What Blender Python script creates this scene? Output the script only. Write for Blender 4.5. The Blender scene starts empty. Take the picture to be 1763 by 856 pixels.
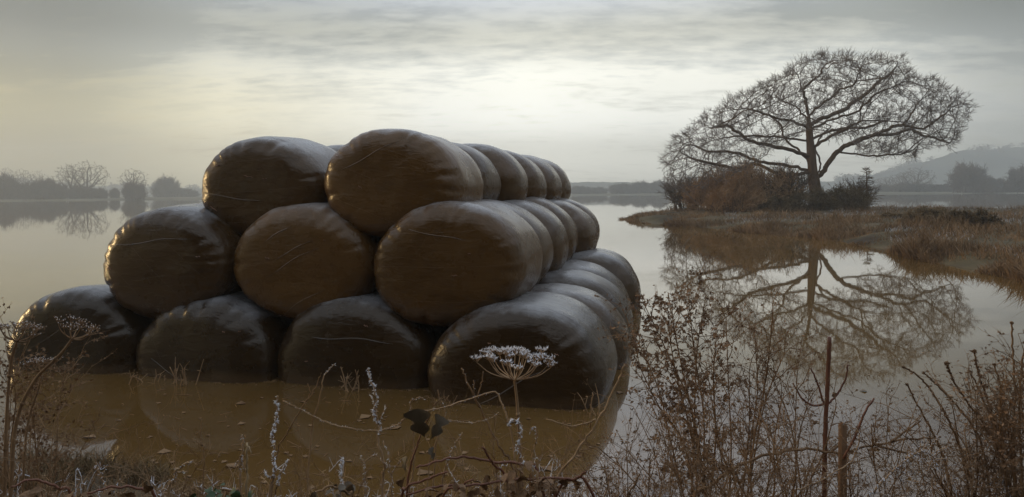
import bpy, bmesh, math, random
import numpy as np
from mathutils import Vector, Matrix, noise, kdtree
from mathutils.bvhtree import BVHTree

random.seed(7)
R = math.radians
SC = bpy.context.scene
COL = SC.collection

# ------------------------------------------------------------------ camera
F, CX, HY, ROLL, H = 1200.0, 881.5, 332.0, 0.008, 1.63      # focal length in photo pixels, principal point, roll, eye height
cam_d = bpy.data.cameras.new('camera')
cam = bpy.data.objects.new('camera', cam_d); COL.objects.link(cam)
cam_d.sensor_width = 36.0
cam_d.lens = 36.0 * F / 1763.0
cam_d.shift_y = -(428.0 - HY) / 1763.0
cam_d.clip_start = 0.05
cam_d.clip_end = 3000
cam.matrix_world = Matrix.Translation((0, 0, H)) @ Matrix.Rotation(R(90), 4, 'X') @ Matrix.Rotation(-ROLL, 4, 'Z')
SC.camera = cam

def P(px, py, Y):
    """photo pixel at distance Y (metres ahead) -> world point"""
    dx, dy = px - CX, py - HY
    c, s = math.cos(ROLL), math.sin(ROLL)
    u, w = dx * c - dy * s, dx * s + dy * c
    return Vector((u / F * Y, Y, H - w / F * Y))

def G(px, py, z=0.0):
    """photo pixel lying on the level z -> world point"""
    dx, dy = px - CX, py - HY
    c, s = math.cos(ROLL), math.sin(ROLL)
    w = dx * s + dy * c
    return P(px, py, F * (H - z) / w)

# ------------------------------------------------------------------ sky
SUN_AZ, SUN_EL = R(-74), R(6)            # measured from the view axis, to the left
SKYK = 1.35
w = bpy.data.worlds.new('World'); SC.world = w; w.use_nodes = True
nt = w.node_tree; nt.nodes.clear()
def N(t, **kw):
    n = nt.nodes.new(t)
    for k, v in kw.items():
        if k.startswith('i'):
            n.inputs[int(k[1:])].default_value = v
        else:
            setattr(n, k, v)
    return n
def L(a, b): nt.links.new(a, b)
def M(op, a, b=None, c=None, clamp=False):
    n = nt.nodes.new('ShaderNodeMath'); n.operation = op; n.use_clamp = clamp
    for i, v in enumerate((a, b, c)):
        if v is None: continue
        if isinstance(v, (int, float)): n.inputs[i].default_value = v
        else: L(v, n.inputs[i])
    return n.outputs[0]
def RAMP(fac, stops, interp='EASE'):
    n = nt.nodes.new('ShaderNodeValToRGB'); n.color_ramp.interpolation = interp
    e = n.color_ramp.elements
    while len(e) < len(stops): e.new(0.5)
    for el, (p, c) in zip(e, stops):
        el.position = p; el.color = (*c, 1) if len(c) == 3 else c
    L(fac, n.inputs[0]); return n.outputs[0]
def MIX(f, a, b, mode='MIX'):
    n = nt.nodes.new('ShaderNodeMix'); n.data_type = 'RGBA'; n.blend_type = mode
    for sock, v in ((n.inputs[0], f), (n.inputs[6], a), (n.inputs[7], b)):
        if isinstance(v, (int, float)): sock.default_value = v
        elif isinstance(v, tuple): sock.default_value = (*v, 1)
        else: L(v, sock)
    return n.outputs[2]
tc = N('ShaderNodeTexCoord')
sep = N('ShaderNodeSeparateXYZ'); L(tc.outputs['Generated'], sep.inputs[0])
sx, sy, sz = sep.outputs
zc = M('MAXIMUM', sz, 0.0)
den = M('ADD', zc, 0.13)
cmb = N('ShaderNodeCombineXYZ'); L(M('DIVIDE', sx, den), cmb.inputs[0]); L(M('DIVIDE', sy, den), cmb.inputs[1])
sky = N('ShaderNodeTexSky', sky_type='NISHITA', sun_disc=False, sun_elevation=SUN_EL, sun_rotation=SUN_AZ,
        air_density=1.3, dust_density=3.0, ozone_density=1.5, altitude=0)
clear = MIX(1.0, sky.outputs[0], (0.085, 0.085, 0.085), 'MULTIPLY')
# even overcast, thinner towards the horizon
over = RAMP(zc, [(0.0, (0.66, 0.64, 0.55)), (0.05, (0.88, 0.86, 0.75)), (0.10, (1.03, 1.02, 0.93)), (0.16, (0.96, 0.945, 0.84)), (0.22, (0.60, 0.59, 0.51)), (0.29, (0.60, 0.635, 0.69)), (0.42, (0.68, 0.745, 0.85)), (1.0, (0.64, 0.70, 0.80))])
# thin bright veil of cloud ahead
g = Vector((math.sin(R(2)) * math.cos(R(6)), math.cos(R(2)) * math.cos(R(6)), math.sin(R(6))))
dot = N('ShaderNodeVectorMath', operation='DOT_PRODUCT'); L(tc.outputs['Generated'], dot.inputs[0]); dot.inputs[1].default_value = g
ang = M('ARCCOSINE', M('MINIMUM', dot.outputs['Value'], 1.0))
glow = RAMP(M('DIVIDE', ang, 1.2), [(0, (1, 1, 1)), (0.18, (0.86, 0.86, 0.86)), (0.34, (0.74, 0.74, 0.74)), (0.52, (0.26, 0.26, 0.26)), (0.8, (0, 0, 0))])
n1 = N('ShaderNodeTexNoise', i2=0.85, i3=9.0, i4=0.6); n1.noise_dimensions = '3D'
mp = N('ShaderNodeMapping'); mp.inputs['Location'].default_value = (3.1, 1.7, 0); mp.inputs['Scale'].default_value = (0.75, 1.25, 1)
L(cmb.outputs[0], mp.inputs[0]); L(mp.outputs[0], n1.inputs[0])
n2 = N('ShaderNodeTexNoise', i2=2.6, i3=8.0, i4=0.62)
mp2 = N('ShaderNodeMapping'); mp2.inputs['Location'].default_value = (0.4, 5.2, 2.0); mp2.inputs['Scale'].default_value = (0.8, 1.5, 1)
L(cmb.outputs[0], mp2.inputs[0]); L(mp2.outputs[0], n2.inputs[0])
cl = M('ADD', M('MULTIPLY', n1.outputs[0], 0.55), M('MULTIPLY', n2.outputs[0], 0.45))
n3 = N('ShaderNodeTexNoise', i2=8.0, i3=6.0, i4=0.6)
L(mp2.outputs[0], n3.inputs[0])
cl = M('ADD', cl, M('MULTIPLY', M('SUBTRACT', n3.outputs[0], 0.5), 0.30))
# grey bank of cloud, denser away from the thin veil
bank = M('SUBTRACT', M('ADD', cl, M('MULTIPLY', M('SUBTRACT', 0.55, glow), 0.14)), 0.50)
for (cpx, cpy, crad, cstr) in ((230, 60, 0.36, 0.13), (640, 40, 0.22, 0.07), (1720, 30, 0.34, 0.12), (975, 192, 0.05, 0.09), (1110, 176, 0.04, 0.07), (20, 110, 0.22, 0.08)):
    cd = (P(cpx, cpy, 1.0) - Vector((0, 0, H))).normalized()
    dn_ = N('ShaderNodeVectorMath', operation='DOT_PRODUCT'); L(tc.outputs['Generated'], dn_.inputs[0]); dn_.inputs[1].default_value = cd
    an_ = M('ARCCOSINE', M('MINIMUM', dn_.outputs['Value'], 1.0))
    lobe = M('SUBTRACT', 1.0, M('DIVIDE', an_, crad), clamp=True)
    bank = M('ADD', bank, M('MULTIPLY', lobe, cstr))
hi_ = RAMP(zc, [(0.13, (0, 0, 0)), (0.26, (1, 1, 1))])
bank = M('ADD', bank, M('MULTIPLY', hi_, 0.10))
bank = M('MULTIPLY', bank, 5.5, clamp=True)
low = RAMP(zc, [(0.03, (0.3, 0.3, 0.3)), (0.10, (0.45, 0.45, 0.45)), (0.17, (1, 1, 1))])
bank = M('MULTIPLY', bank, low)
veil = RAMP(glow, [(0, (0.17, 0.178, 0.185)), (1.0, (0.90, 0.905, 0.915))], 'LINEAR')
veil = MIX(RAMP(zc, [(0.26, (0, 0, 0)), (0.50, (1, 1, 1))]), veil, (1.0, 1.0, 1.0))
lit = MIX(1.0, over, veil, 'MULTIPLY')
c1 = MIX(M('MULTIPLY', bank, 0.85), lit, MIX(1.0, lit, (0.46, 0.495, 0.54), 'MULTIPLY'))
# warm light low in the sky on the sun's side
ds = N('ShaderNodeVectorMath', operation='DOT_PRODUCT'); L(tc.outputs['Generated'], ds.inputs[0])
ds.inputs[1].default_value = (math.sin(SUN_AZ), math.cos(SUN_AZ), 0)
side = M('MULTIPLY', M('MULTIPLY', M('SUBTRACT', ds.outputs['Value'], 0.38, clamp=True), 1.8, clamp=True), RAMP(zc, [(0.0, (0.9, 0.9, 0.9)), (0.10, (0.8, 0.8, 0.8)), (0.22, (0, 0, 0))]))
c1 = MIX(side, c1, MIX(1.0, c1, (1.02, 0.82, 0.26), 'MULTIPLY'))
cover = RAMP(cl, [(0.30, (0.50, 0.50, 0.50)), (0.50, (0.92, 0.92, 0.92))])
c2 = MIX(cover, clear, c1)
bg = N('ShaderNodeBackground'); L(c2, bg.inputs[0]); bg.inputs[1].default_value = SKYK
wo = N('ShaderNodeOutputWorld'); L(bg.outputs[0], wo.inputs[0])

# ------------------------------------------------------------------ sun
sl = bpy.data.lights.new('sun', 'SUN'); sl.energy = 1.3; sl.angle = R(10); sl.color = (1.0, 0.70, 0.34)
so = bpy.data.objects.new('sun', sl); COL.objects.link(so)
sd = Vector((math.sin(SUN_AZ) * math.cos(SUN_EL), math.cos(SUN_AZ) * math.cos(SUN_EL), math.sin(SUN_EL)))
so.rotation_euler = sd.to_track_quat('Z', 'Y').to_euler()
so.location = sd * 60 + Vector((0, 0, 5))

# ------------------------------------------------------------------ exposure and render
vs = SC.view_settings
vs.view_transform = 'Standard'; vs.look = 'None'; vs.gamma = 1.0; vs.use_curve_mapping = False; vs.exposure = 0.4
SC.cycles.use_denoising = True
SC.cycles.max_bounces = 6; SC.cycles.diffuse_bounces = 3; SC.cycles.glossy_bounces = 4; SC.cycles.volume_bounces = 1
SC.cycles.transparent_max_bounces = 6

# ------------------------------------------------------------------ materials
def mat(name, c1, c2=None, scale=4.0, rough=0.7, spec=0.3, bump=0.0, bscale=20.0, stretch=(1, 1, 1), detail=5.0, c3=None, lo=0.35, hi=0.65, bdist=0.02):
    m = bpy.data.materials.new(name); m.use_nodes = True
    t = m.node_tree; b = t.nodes['Principled BSDF']
    b.inputs['Base Color'].default_value = (*c1, 1); b.inputs['Roughness'].default_value = rough
    b.inputs['Specular IOR Level'].default_value = spec
    if c2 is not None or bump:
        co = t.nodes.new('ShaderNodeTexCoord'); mp = t.nodes.new('ShaderNodeMapping')
        mp.inputs['Scale'].default_value = stretch
        t.links.new(co.outputs['Object'], mp.inputs[0])
    if c2 is not None:
        n = t.nodes.new('ShaderNodeTexNoise'); n.inputs['Scale'].default_value = scale; n.inputs['Detail'].default_value = detail
        n.inputs['Roughness'].default_value = 0.6
        t.links.new(mp.outputs[0], n.inputs[0])
        r = t.nodes.new('ShaderNodeValToRGB'); e = r.color_ramp.elements
        e[0].position = lo; e[0].color = (*c1, 1); e[1].position = hi; e[1].color = (*c2, 1)
        if c3 is not None:
            q = e.new((lo + hi) / 2); q.color = (*c3, 1)
        t.links.new(n.outputs[0], r.inputs[0]); t.links.new(r.outputs[0], b.inputs['Base Color'])
    if bump:
        n = t.nodes.new('ShaderNodeTexNoise'); n.inputs['Scale'].default_value = bscale; n.inputs['Detail'].default_value = 6
        t.links.new(mp.outputs[0], n.inputs[0])
        u = t.nodes.new('ShaderNodeBump'); u.inputs['Strength'].default_value = bump; u.inputs['Distance'].default_value = bdist
        t.links.new(n.outputs[0], u.inputs['Height']); t.links.new(u.outputs[0], b.inputs['Normal'])
    return m

MT = {}
MT['bark'] = mat('oak_bark', (0.085, 0.048, 0.024), (0.16, 0.098, 0.052), 3.0, 0.9, 0.2, 0.6, 9, (1, 1, 0.25))
MT['twig'] = mat('frosted_twig', (0.11, 0.078, 0.053), (0.22, 0.18, 0.15), 0.6, 0.9, 0.2)
MT['fartwig'] = mat('far_twig', (0.10, 0.066, 0.042), (0.15, 0.105, 0.07), 0.3, 0.9, 0.1)
MT['farbark'] = mat('far_bark', (0.09, 0.06, 0.04), (0.13, 0.09, 0.06), 0.5, 0.9, 0.1)
MT['rust'] = mat('rust_leaf', (0.24, 0.13, 0.055), (0.42, 0.25, 0.115), 0.7, 0.8, 0.2)
MT['olive'] = mat('olive_leaf', (0.11, 0.074, 0.034), (0.20, 0.135, 0.065), 0.9, 0.8, 0.2)
MT['grass'] = mat('dead_grass', (0.105, 0.062, 0.028), (0.33, 0.21, 0.11), 0.9, 0.85, 0.2, lo=0.3, hi=0.7)
MT['soil'] = mat('wet_soil', (0.05, 0.032, 0.015), (0.12, 0.078, 0.038), 2.2, 0.75, 0.3, 0.8, 14, detail=8)
MT['turf'] = mat('turf', (0.045, 0.030, 0.015), (0.13, 0.092, 0.05), 0.4, 0.9, 0.2, 0.8, 3, detail=8, c3=(0.10, 0.075, 0.034))
MT['field'] = mat('far_field', (0.10, 0.085, 0.045), (0.17, 0.14, 0.09), 0.02, 0.9, 0.1)
MT['hill'] = mat('hill', (0.030, 0.026, 0.016), (0.10, 0.088, 0.055), 0.012, 0.95, 0.05, detail=6, lo=0.42, hi=0.58)
MT['stem'] = mat('dry_stem', (0.26, 0.155, 0.075), (0.44, 0.29, 0.16), 9, 0.75, 0.3)
MT['darkstem'] = mat('dark_stem', (0.16, 0.090, 0.042), (0.30, 0.18, 0.088), 7, 0.75, 0.3)
MT['redstem'] = mat('bramble_stem', (0.12, 0.042, 0.022), (0.24, 0.10, 0.055), 6, 0.5, 0.4)
MT['wood'] = mat('stake_wood', (0.14, 0.075, 0.036), (0.26, 0.15, 0.078), 5, 0.85, 0.2, 0.6, 30, (1, 1, 0.1))
MT['deadleaf'] = mat('dead_leaf', (0.12, 0.065, 0.030), (0.25, 0.14, 0.065), 5, 0.7, 0.3)
MT['ivy'] = mat('ivy_leaf', (0.06, 0.042, 0.022), (0.14, 0.10, 0.055), 11, 0.45, 0.4, 0.3, 30)
MT['green'] = mat('green_leaf', (0.02, 0.045, 0.012), (0.05, 0.075, 0.022), 9, 0.5, 0.4)
MT['frost'] = mat('frost', (0.62, 0.61, 0.62), (0.80, 0.79, 0.80), 60, 0.55, 0.4)
MT['rime'] = mat('rimed_grass', (0.30, 0.27, 0.23), (0.46, 0.44, 0.42), 3, 0.8, 0.2)
MT['straw'] = mat('straw', (0.30, 0.20, 0.10), (0.46, 0.34, 0.20), 12, 0.7, 0.3)
MT['seed'] = mat('seed_head', (0.11, 0.062, 0.030), (0.21, 0.125, 0.065), 20, 0.85, 0.2)

def water_mat():
    m = bpy.data.materials.new('flood_water'); m.use_nodes = True
    t = m.node_tree; b = t.nodes['Principled BSDF']
    b.inputs['Roughness'].default_value = 0.02; b.inputs['IOR'].default_value = 1.95
    co = t.nodes.new('ShaderNodeTexCoord')
    n = t.nodes.new('ShaderNodeTexNoise'); n.inputs['Scale'].default_value = 0.35; n.inputs['Detail'].default_value = 7
    t.links.new(co.outputs['Object'], n.inputs[0])
    r = t.nodes.new('ShaderNodeValToRGB'); e = r.color_ramp.elements
    e[0].position = 0.3; e[0].color = (0.115, 0.062, 0.018, 1); e[1].position = 0.7; e[1].color = (0.165, 0.092, 0.028, 1)
    t.links.new(n.outputs[0], r.inputs[0]); t.links.new(r.outputs[0], b.inputs['Base Color'])
    mp = t.nodes.new('ShaderNodeMapping'); mp.inputs['Scale'].default_value = (0.5, 1.1, 1)
    t.links.new(co.outputs['Object'], mp.inputs[0])
    n2 = t.nodes.new('ShaderNodeTexNoise'); n2.inputs['Scale'].default_value = 1.3; n2.inputs['Detail'].default_value = 3
    t.links.new(mp.outputs[0], n2.inputs[0])
    u = t.nodes.new('ShaderNodeBump'); u.inputs['Strength'].default_value = 0.012; u.inputs['Distance'].default_value = 0.05
    t.links.new(n2.outputs[0], u.inputs['Height']); t.links.new(u.outputs[0], b.inputs['Normal'])
    return m
MT['water'] = water_mat()

def film_mat():
    m = bpy.data.materials.new('black_film'); m.use_nodes = True
    t = m.node_tree; b = t.nodes['Principled BSDF']
    co = t.nodes.new('ShaderNodeTexCoord')
    oi = t.nodes.new('ShaderNodeObjectInfo')
    ad = t.nodes.new('ShaderNodeVectorMath'); ad.operation = 'ADD'
    sc = t.nodes.new('ShaderNodeMath'); sc.operation = 'MULTIPLY'; sc.inputs[1].default_value = 37.0
    t.links.new(oi.outputs['Random'], sc.inputs[0])
    t.links.new(co.outputs['Object'], ad.inputs[0]); t.links.new(sc.outputs[0], ad.inputs[1])
    n = t.nodes.new('ShaderNodeTexNoise'); n.inputs['Scale'].default_value = 2.3; n.inputs['Detail'].default_value = 8; n.inputs['Roughness'].default_value = 0.65
    t.links.new(ad.outputs[0], n.inputs[0])
    r = t.nodes.new('ShaderNodeValToRGB'); e = r.color_ramp.elements
    e[0].position = 0.32; e[0].color = (0.70, 0.66, 0.60, 1); e[1].position = 0.72; e[1].color = (1.25, 1.27, 1.30, 1)
    t.links.new(n.outputs[0], r.inputs[0])
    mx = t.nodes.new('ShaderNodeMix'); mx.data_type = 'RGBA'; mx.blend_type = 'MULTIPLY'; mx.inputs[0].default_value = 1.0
    t.links.new(r.outputs[0], mx.inputs[6]); t.links.new(oi.outputs['Color'], mx.inputs[7])      # brown film colour per bale, with shade painted in: lower bales darker
    # pale upper sides: rime, with the sky's sheen painted into the colour
    ge = t.nodes.new('ShaderNodeNewGeometry'); sz_ = t.nodes.new('ShaderNodeSeparateXYZ'); t.links.new(ge.outputs['Normal'], sz_.inputs[0])
    nf = t.nodes.new('ShaderNodeTexNoise'); nf.inputs['Scale'].default_value = 3.1; nf.inputs['Detail'].default_value = 9; nf.inputs['Roughness'].default_value = 0.7
    t.links.new(ad.outputs[0], nf.inputs[0])
    a1 = t.nodes.new('ShaderNodeMath'); a1.operation = 'MULTIPLY_ADD'; a1.inputs[1].default_value = 0.9; t.links.new(nf.outputs[0], a1.inputs[0]); t.links.new(sz_.outputs[2], a1.inputs[2])
    rf = t.nodes.new('ShaderNodeMapRange'); rf.interpolation_type = 'SMOOTHSTEP'
    rf.inputs[1].default_value = 1.08; rf.inputs[2].default_value = 1.55; rf.inputs[3].default_value = 0.0; rf.inputs[4].default_value = 0.66
    t.links.new(a1.outputs[0], rf.inputs[0])
    mf = t.nodes.new('ShaderNodeMix'); mf.data_type = 'RGBA'; mf.inputs[7].default_value = (0.34, 0.335, 0.33, 1)
    t.links.new(rf.outputs[0], mf.inputs[0]); t.links.new(mx.outputs[2], mf.inputs[6])
    # mud splashed up to the flood's tide mark
    sp2 = t.nodes.new('ShaderNodeSeparateXYZ'); t.links.new(ge.outputs['Position'], sp2.inputs[0])
    a2 = t.nodes.new('ShaderNodeMath'); a2.operation = 'MULTIPLY_ADD'; a2.inputs[1].default_value = -0.16; t.links.new(nf.outputs[0], a2.inputs[0]); t.links.new(sp2.outputs[2], a2.inputs[2])
    rt = t.nodes.new('ShaderNodeMapRange'); rt.inputs[1].default_value = -0.05; rt.inputs[2].default_value = 0.02; rt.inputs[3].default_value = 0.75; rt.inputs[4].default_value = 0.0
    t.links.new(a2.outputs[0], rt.inputs[0])
    mt_ = t.nodes.new('ShaderNodeMix'); mt_.data_type = 'RGBA'; mt_.inputs[7].default_value = (0.085, 0.048, 0.020, 1)
    t.links.new(rt.outputs[0], mt_.inputs[0]); t.links.new(mf.outputs[2], mt_.inputs[6])
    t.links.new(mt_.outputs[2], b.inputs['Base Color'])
    r2 = t.nodes.new('ShaderNodeMapRange'); r2.inputs[1].default_value = 0.3; r2.inputs[2].default_value = 0.75
    r2.inputs[3].default_value = 0.19; r2.inputs[4].default_value = 0.38
    t.links.new(n.outputs[0], r2.inputs[0]); t.links.new(r2.outputs[0], b.inputs['Roughness'])
    b.inputs['Specular IOR Level'].default_value = 0.50; b.inputs['Specular Tint'].default_value = (1.0, 0.92, 0.80, 1)
    # stretched film: fine wrinkles round the bale
    mp = t.nodes.new('ShaderNodeMapping'); mp.inputs['Scale'].default_value = (4.0, 20.0, 13.0); mp.inputs['Rotation'].default_value = (0.25, 0.3, 0.2)
    t.links.new(ad.outputs[0], mp.inputs[0])
    n2 = t.nodes.new('ShaderNodeTexNoise'); n2.inputs['Scale'].default_value = 1.6; n2.inputs['Detail'].default_value = 5; n2.inputs['Distortion'].default_value = 0.6
    t.links.new(mp.outputs[0], n2.inputs[0])
    u = t.nodes.new('ShaderNodeBump'); u.inputs['Strength'].default_value = 0.36; u.inputs['Distance'].default_value = 0.018
    t.links.new(n2.outputs[0], u.inputs['Height'])
    n3 = t.nodes.new('ShaderNodeTexNoise'); n3.inputs['Scale'].default_value = 9; n3.inputs['Detail'].default_value = 4
    t.links.new(ad.outputs[0], n3.inputs[0])
    u2 = t.nodes.new('ShaderNodeBump'); u2.inputs['Strength'].default_value = 0.09; u2.inputs['Distance'].default_value = 0.03
    t.links.new(n3.outputs[0], u2.inputs['Height']); t.links.new(u.outputs[0], u2.inputs['Normal'])
    # edges of overlapping film bands
    sp = t.nodes.new('ShaderNodeMapping'); cx = t.nodes.new('ShaderNodeCombineXYZ')
    rm = t.nodes.new('ShaderNodeMath'); rm.operation = 'MULTIPLY'; rm.inputs[1].default_value = 3.1
    t.links.new(oi.outputs['Random'], rm.inputs[0]); t.links.new(rm.outputs[0], cx.inputs[1])
    t.links.new(co.outputs['Object'], sp.inputs[0]); t.links.new(cx.outputs[0], sp.inputs['Rotation'])
    wv = t.nodes.new('ShaderNodeTexWave'); wv.wave_profile = 'SAW'; wv.bands_direction = 'X'; wv.inputs['Scale'].default_value = 1.1
    wv.inputs['Distortion'].default_value = 1.2; wv.inputs['Detail'].default_value = 2.0; wv.inputs['Detail Scale'].default_value = 0.7
    t.links.new(sp.outputs[0], wv.inputs[0])
    u3 = t.nodes.new('ShaderNodeBump'); u3.inputs['Strength'].default_value = 0.6; u3.inputs['Distance'].default_value = 0.012
    t.links.new(wv.outputs[1], u3.inputs['Height']); t.links.new(u2.outputs[0], u3.inputs['Normal'])
    t.links.new(u3.outputs[0], b.inputs['Normal'])
    return m
MT['film'] = film_mat()
MT['tear'] = mat('torn_film', (0.20, 0.085, 0.045), (0.34, 0.20, 0.13), 30, 0.35, 0.5)

# ------------------------------------------------------------------ helpers
def link(o, parent=None):
    COL.objects.link(o)
    if parent is not None: o.parent = parent
    return o
def tag(o, label=None, cat=None, group=None, kind=None):
    if label: o['label'] = label
    if cat: o['category'] = cat
    if group: o['group'] = group
    if kind: o['kind'] = kind
    return o
def empty(name, loc, rz=0.0):
    o = bpy.data.objects.new(name, None); o.location = loc; o.rotation_euler = (0, 0, rz)
    o.empty_display_size = 0.2
    return link(o)
class MB:
    """collects geometry; build() links it as one mesh object"""
    def __init__(s): s.v = []; s.f = []
    def tube(s, pts, rad, sides=5, cap=True):
        n = len(pts)
        if n < 2: return
        base = len(s.v)
        up = Vector((0.31, 0.17, 0.93))
        for i, p in enumerate(pts):
            d = (pts[min(i + 1, n - 1)] - pts[max(i - 1, 0)])
            if d.length < 1e-9: d = Vector((0, 0, 1))
            d.normalize()
            a = d.cross(up)
            if a.length < 0.05: a = d.cross(Vector((1, 0, 0)))
            a.normalize(); b = d.cross(a)
            r = rad[i] if not isinstance(rad, (int, float)) else rad
            for k in range(sides):
                t = 2 * math.pi * k / sides
                s.v.append(p + a * (math.cos(t) * r) + b * (math.sin(t) * r))
        for i in range(n - 1):
            for k in range(sides):
                k2 = (k + 1) % sides
                s.f.append((base + i * sides + k, base + i * sides + k2, base + (i + 1) * sides + k2, base + (i + 1) * sides + k))
        if cap:
            s.f.append(tuple(base + (n - 1) * sides + k for k in range(sides)))
            s.f.append(tuple(base + k for k in reversed(range(sides))))
    def quad(s, c, a, b):
        k = len(s.v); s.v += [c - a - b, c + a - b, c + a + b, c - a + b]; s.f.append((k, k + 1, k + 2, k + 3))
    def leaf(s, c, a, b, fold=0.25):
        """small folded leaf: a = half length, b = half width"""
        n = a.cross(b)
        if n.length > 1e-9: n = n.normalized() * b.length * fold
        k = len(s.v)
        s.v += [c - a, c + b - a * 0.1 + n, c + a, c - b - a * 0.1 + n]
        s.f += [(k, k + 1, k + 2), (k, k + 2, k + 3)]
    def spike(s, p, d, r):
        a = d.orthogonal().normalized() * r; b = d.normalized().cross(a)
        k = len(s.v)
        s.v += [p + a, p - a * 0.5 + b * 0.87, p - a * 0.5 - b * 0.87, p + d]
        s.f += [(k, k + 1, k + 3), (k + 1, k + 2, k + 3), (k + 2, k, k + 3), (k, k + 2, k + 1)]
    def blob(s, c, r, rng, sub=1, sq=1.0):
        """lumpy nodule"""
        k = len(s.v); ring = 6
        s.v.append(c + Vector((0, 0, -r * sq)))
        for q in (-0.5, 0.5):
            for i in range(ring):
                t = 2 * math.pi * i / ring + q
                rr = r * 0.87 * (0.8 + 0.4 * rng.random())
                s.v.append(c + Vector((math.cos(t) * rr, math.sin(t) * rr, q * r * sq)))
        s.v.append(c + Vector((0, 0, r * sq)))
        for i in range(ring):
            j = (i + 1) % ring
            s.f += [(k, k + 1 + j, k + 1 + i), (k + 1 + i, k + 1 + j, k + 7 + j, k + 7 + i), (k + 7 + i, k + 7 + j, k + 13)]
    def mesh(s, name, m, smooth=False, origin=None):
        me = bpy.data.meshes.new(name)
        vv = s.v if origin is None else [p - origin for p in s.v]
        me.from_pydata([tuple(p) for p in vv], [], s.f)
        me.materials.append(m)
        if smooth: me.polygons.foreach_set('use_smooth', [True] * len(me.polygons))
        me.update()
        return me
    def build(s, name, m, parent=None, smooth=False, origin=None):
        if parent is not None and origin is None: origin = parent.matrix_world.translation if parent.parent else Vector(parent.location)
        return link(bpy.data.objects.new(name, s.mesh(name, m, smooth, origin)), parent)
def rv(rng, s=1.0):
    while True:
        p = Vector((rng.uniform(-1, 1), rng.uniform(-1, 1), rng.uniform(-1, 1)))
        if 0.01 < p.length_squared < 1: return p * s
def spline(pts, n):
    """Catmull-Rom through pts, n points per span"""
    q = [pts[0] * 2 - pts[1]] + list(pts) + [pts[-1] * 2 - pts[-2]]
    out = []
    for i in range(1, len(q) - 2):
        for k in range(n):
            t = k / n; a, b, c, d = q[i - 1], q[i], q[i + 1], q[i + 2]
            out.append(0.5 * ((2 * b) + (c - a) * t + (2 * a - 5 * b + 4 * c - d) * t * t + (3 * b - a - 3 * c + d) * t ** 3))
    out.append(pts[-1].copy())
    return out

# ------------------------------------------------------------------ water, banks, fields, hills
mb = MB(); mb.v = [Vector((-840, -60, 0)), Vector((840, -60, 0)), Vector((840, 840, 0)), Vector((-840, 840, 0))]; mb.f = [(0, 1, 2, 3)]
tag(mb.build('water', MT['water']), 'still brown flood water mirroring the sky, tree and bales', kind='structure')

def nz(x, y, s, seed=0.0): return noise.noise(Vector((x * s, y * s, seed)))
def shore(x):
    return 3.42 + 0.95 / (1 + math.exp((x + 1.75) * 4.0)) + 0.16 / (1 + math.exp(-(x - 1.6) * 3)) + 0.22 * nz(x, 0, 1.3, 3.3)
def bankz(x, y):
    d = shore(x) - y
    b = 0.0
    if d > 0: b = 0.34 * (1 - math.exp(-d * 0.55)) * 1.0
    else: b = max(-0.35, d * 0.5)
    b += 0.035 * nz(x, y, 1.7, 1.0) + 0.025 * nz(x, y, 5.0, 2.0)
    return b
def grid(name, fx, nx, ny, m, label):
    mb = MB()
    for j in range(ny + 1):
        for i in range(nx + 1): mb.v.append(Vector(fx(i / nx, j / ny)))
    for j in range(ny):
        for i in range(nx):
            a = j * (nx + 1) + i; mb.f.append((a, a + 1, a + nx + 2, a + nx + 1))
    return tag(mb.build(name, m, smooth=True), label, kind='structure')
def fbank(u, v):
    x = -9 + 18 * u; y = -14 + 19.2 * (1 - (1 - v) ** 2)
    return (x, y, bankz(x, y))
grid('bank', fbank, 150, 110, MT['soil'], 'dark muddy bank at the foot of the picture')

# tongue of land with the oak: near and far shore from the photograph
near = [G(1066, 379), G(1120, 386), G(1200, 392), G(1300, 402), G(1400, 411), G(1480, 424), G(1560, 443), G(1660, 464), G(1763, 486), G(1900, 515), G(2150, 560)]
far_ = [G(1066, 377), G(1130, 368), G(1200, 363), G(1300, 360), G(1400, 359), G(1480, 360), G(1560, 361), G(1660, 362), G(1763, 363), G(1900, 364), G(2150, 366)]
nearS, farS = spline(near, 12), spline(far_, 12)
def land(u, v):
    k = u * (len(nearS) - 1); i = min(int(k), len(nearS) - 2); t = k - i
    a = nearS[i].lerp(nearS[i + 1], t); b = farS[i].lerp(farS[i + 1], t)
    p = a.lerp(b, v)
    wid = (b - a).length
    dn, df = v * wid, (1 - v) * wid
    z = 0.42 * (1 - math.exp(-dn * 0.28)) * (1 - math.exp(-df * 0.22))
    z += (0.17 * nz(p.x, p.y, 0.45, 4) + 0.09 * nz(p.x, p.y, 1.3, 5)) * min(1, dn * 0.5) - 0.05 + 0.10 * nz(p.x, p.y, 0.6, 9) * (1 - min(1, dn))
    return Vector((p.x, p.y, z))
grid('ground', land, 220, 70, MT['turf'], 'tongue of frosty brown grassland under the oak')

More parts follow.
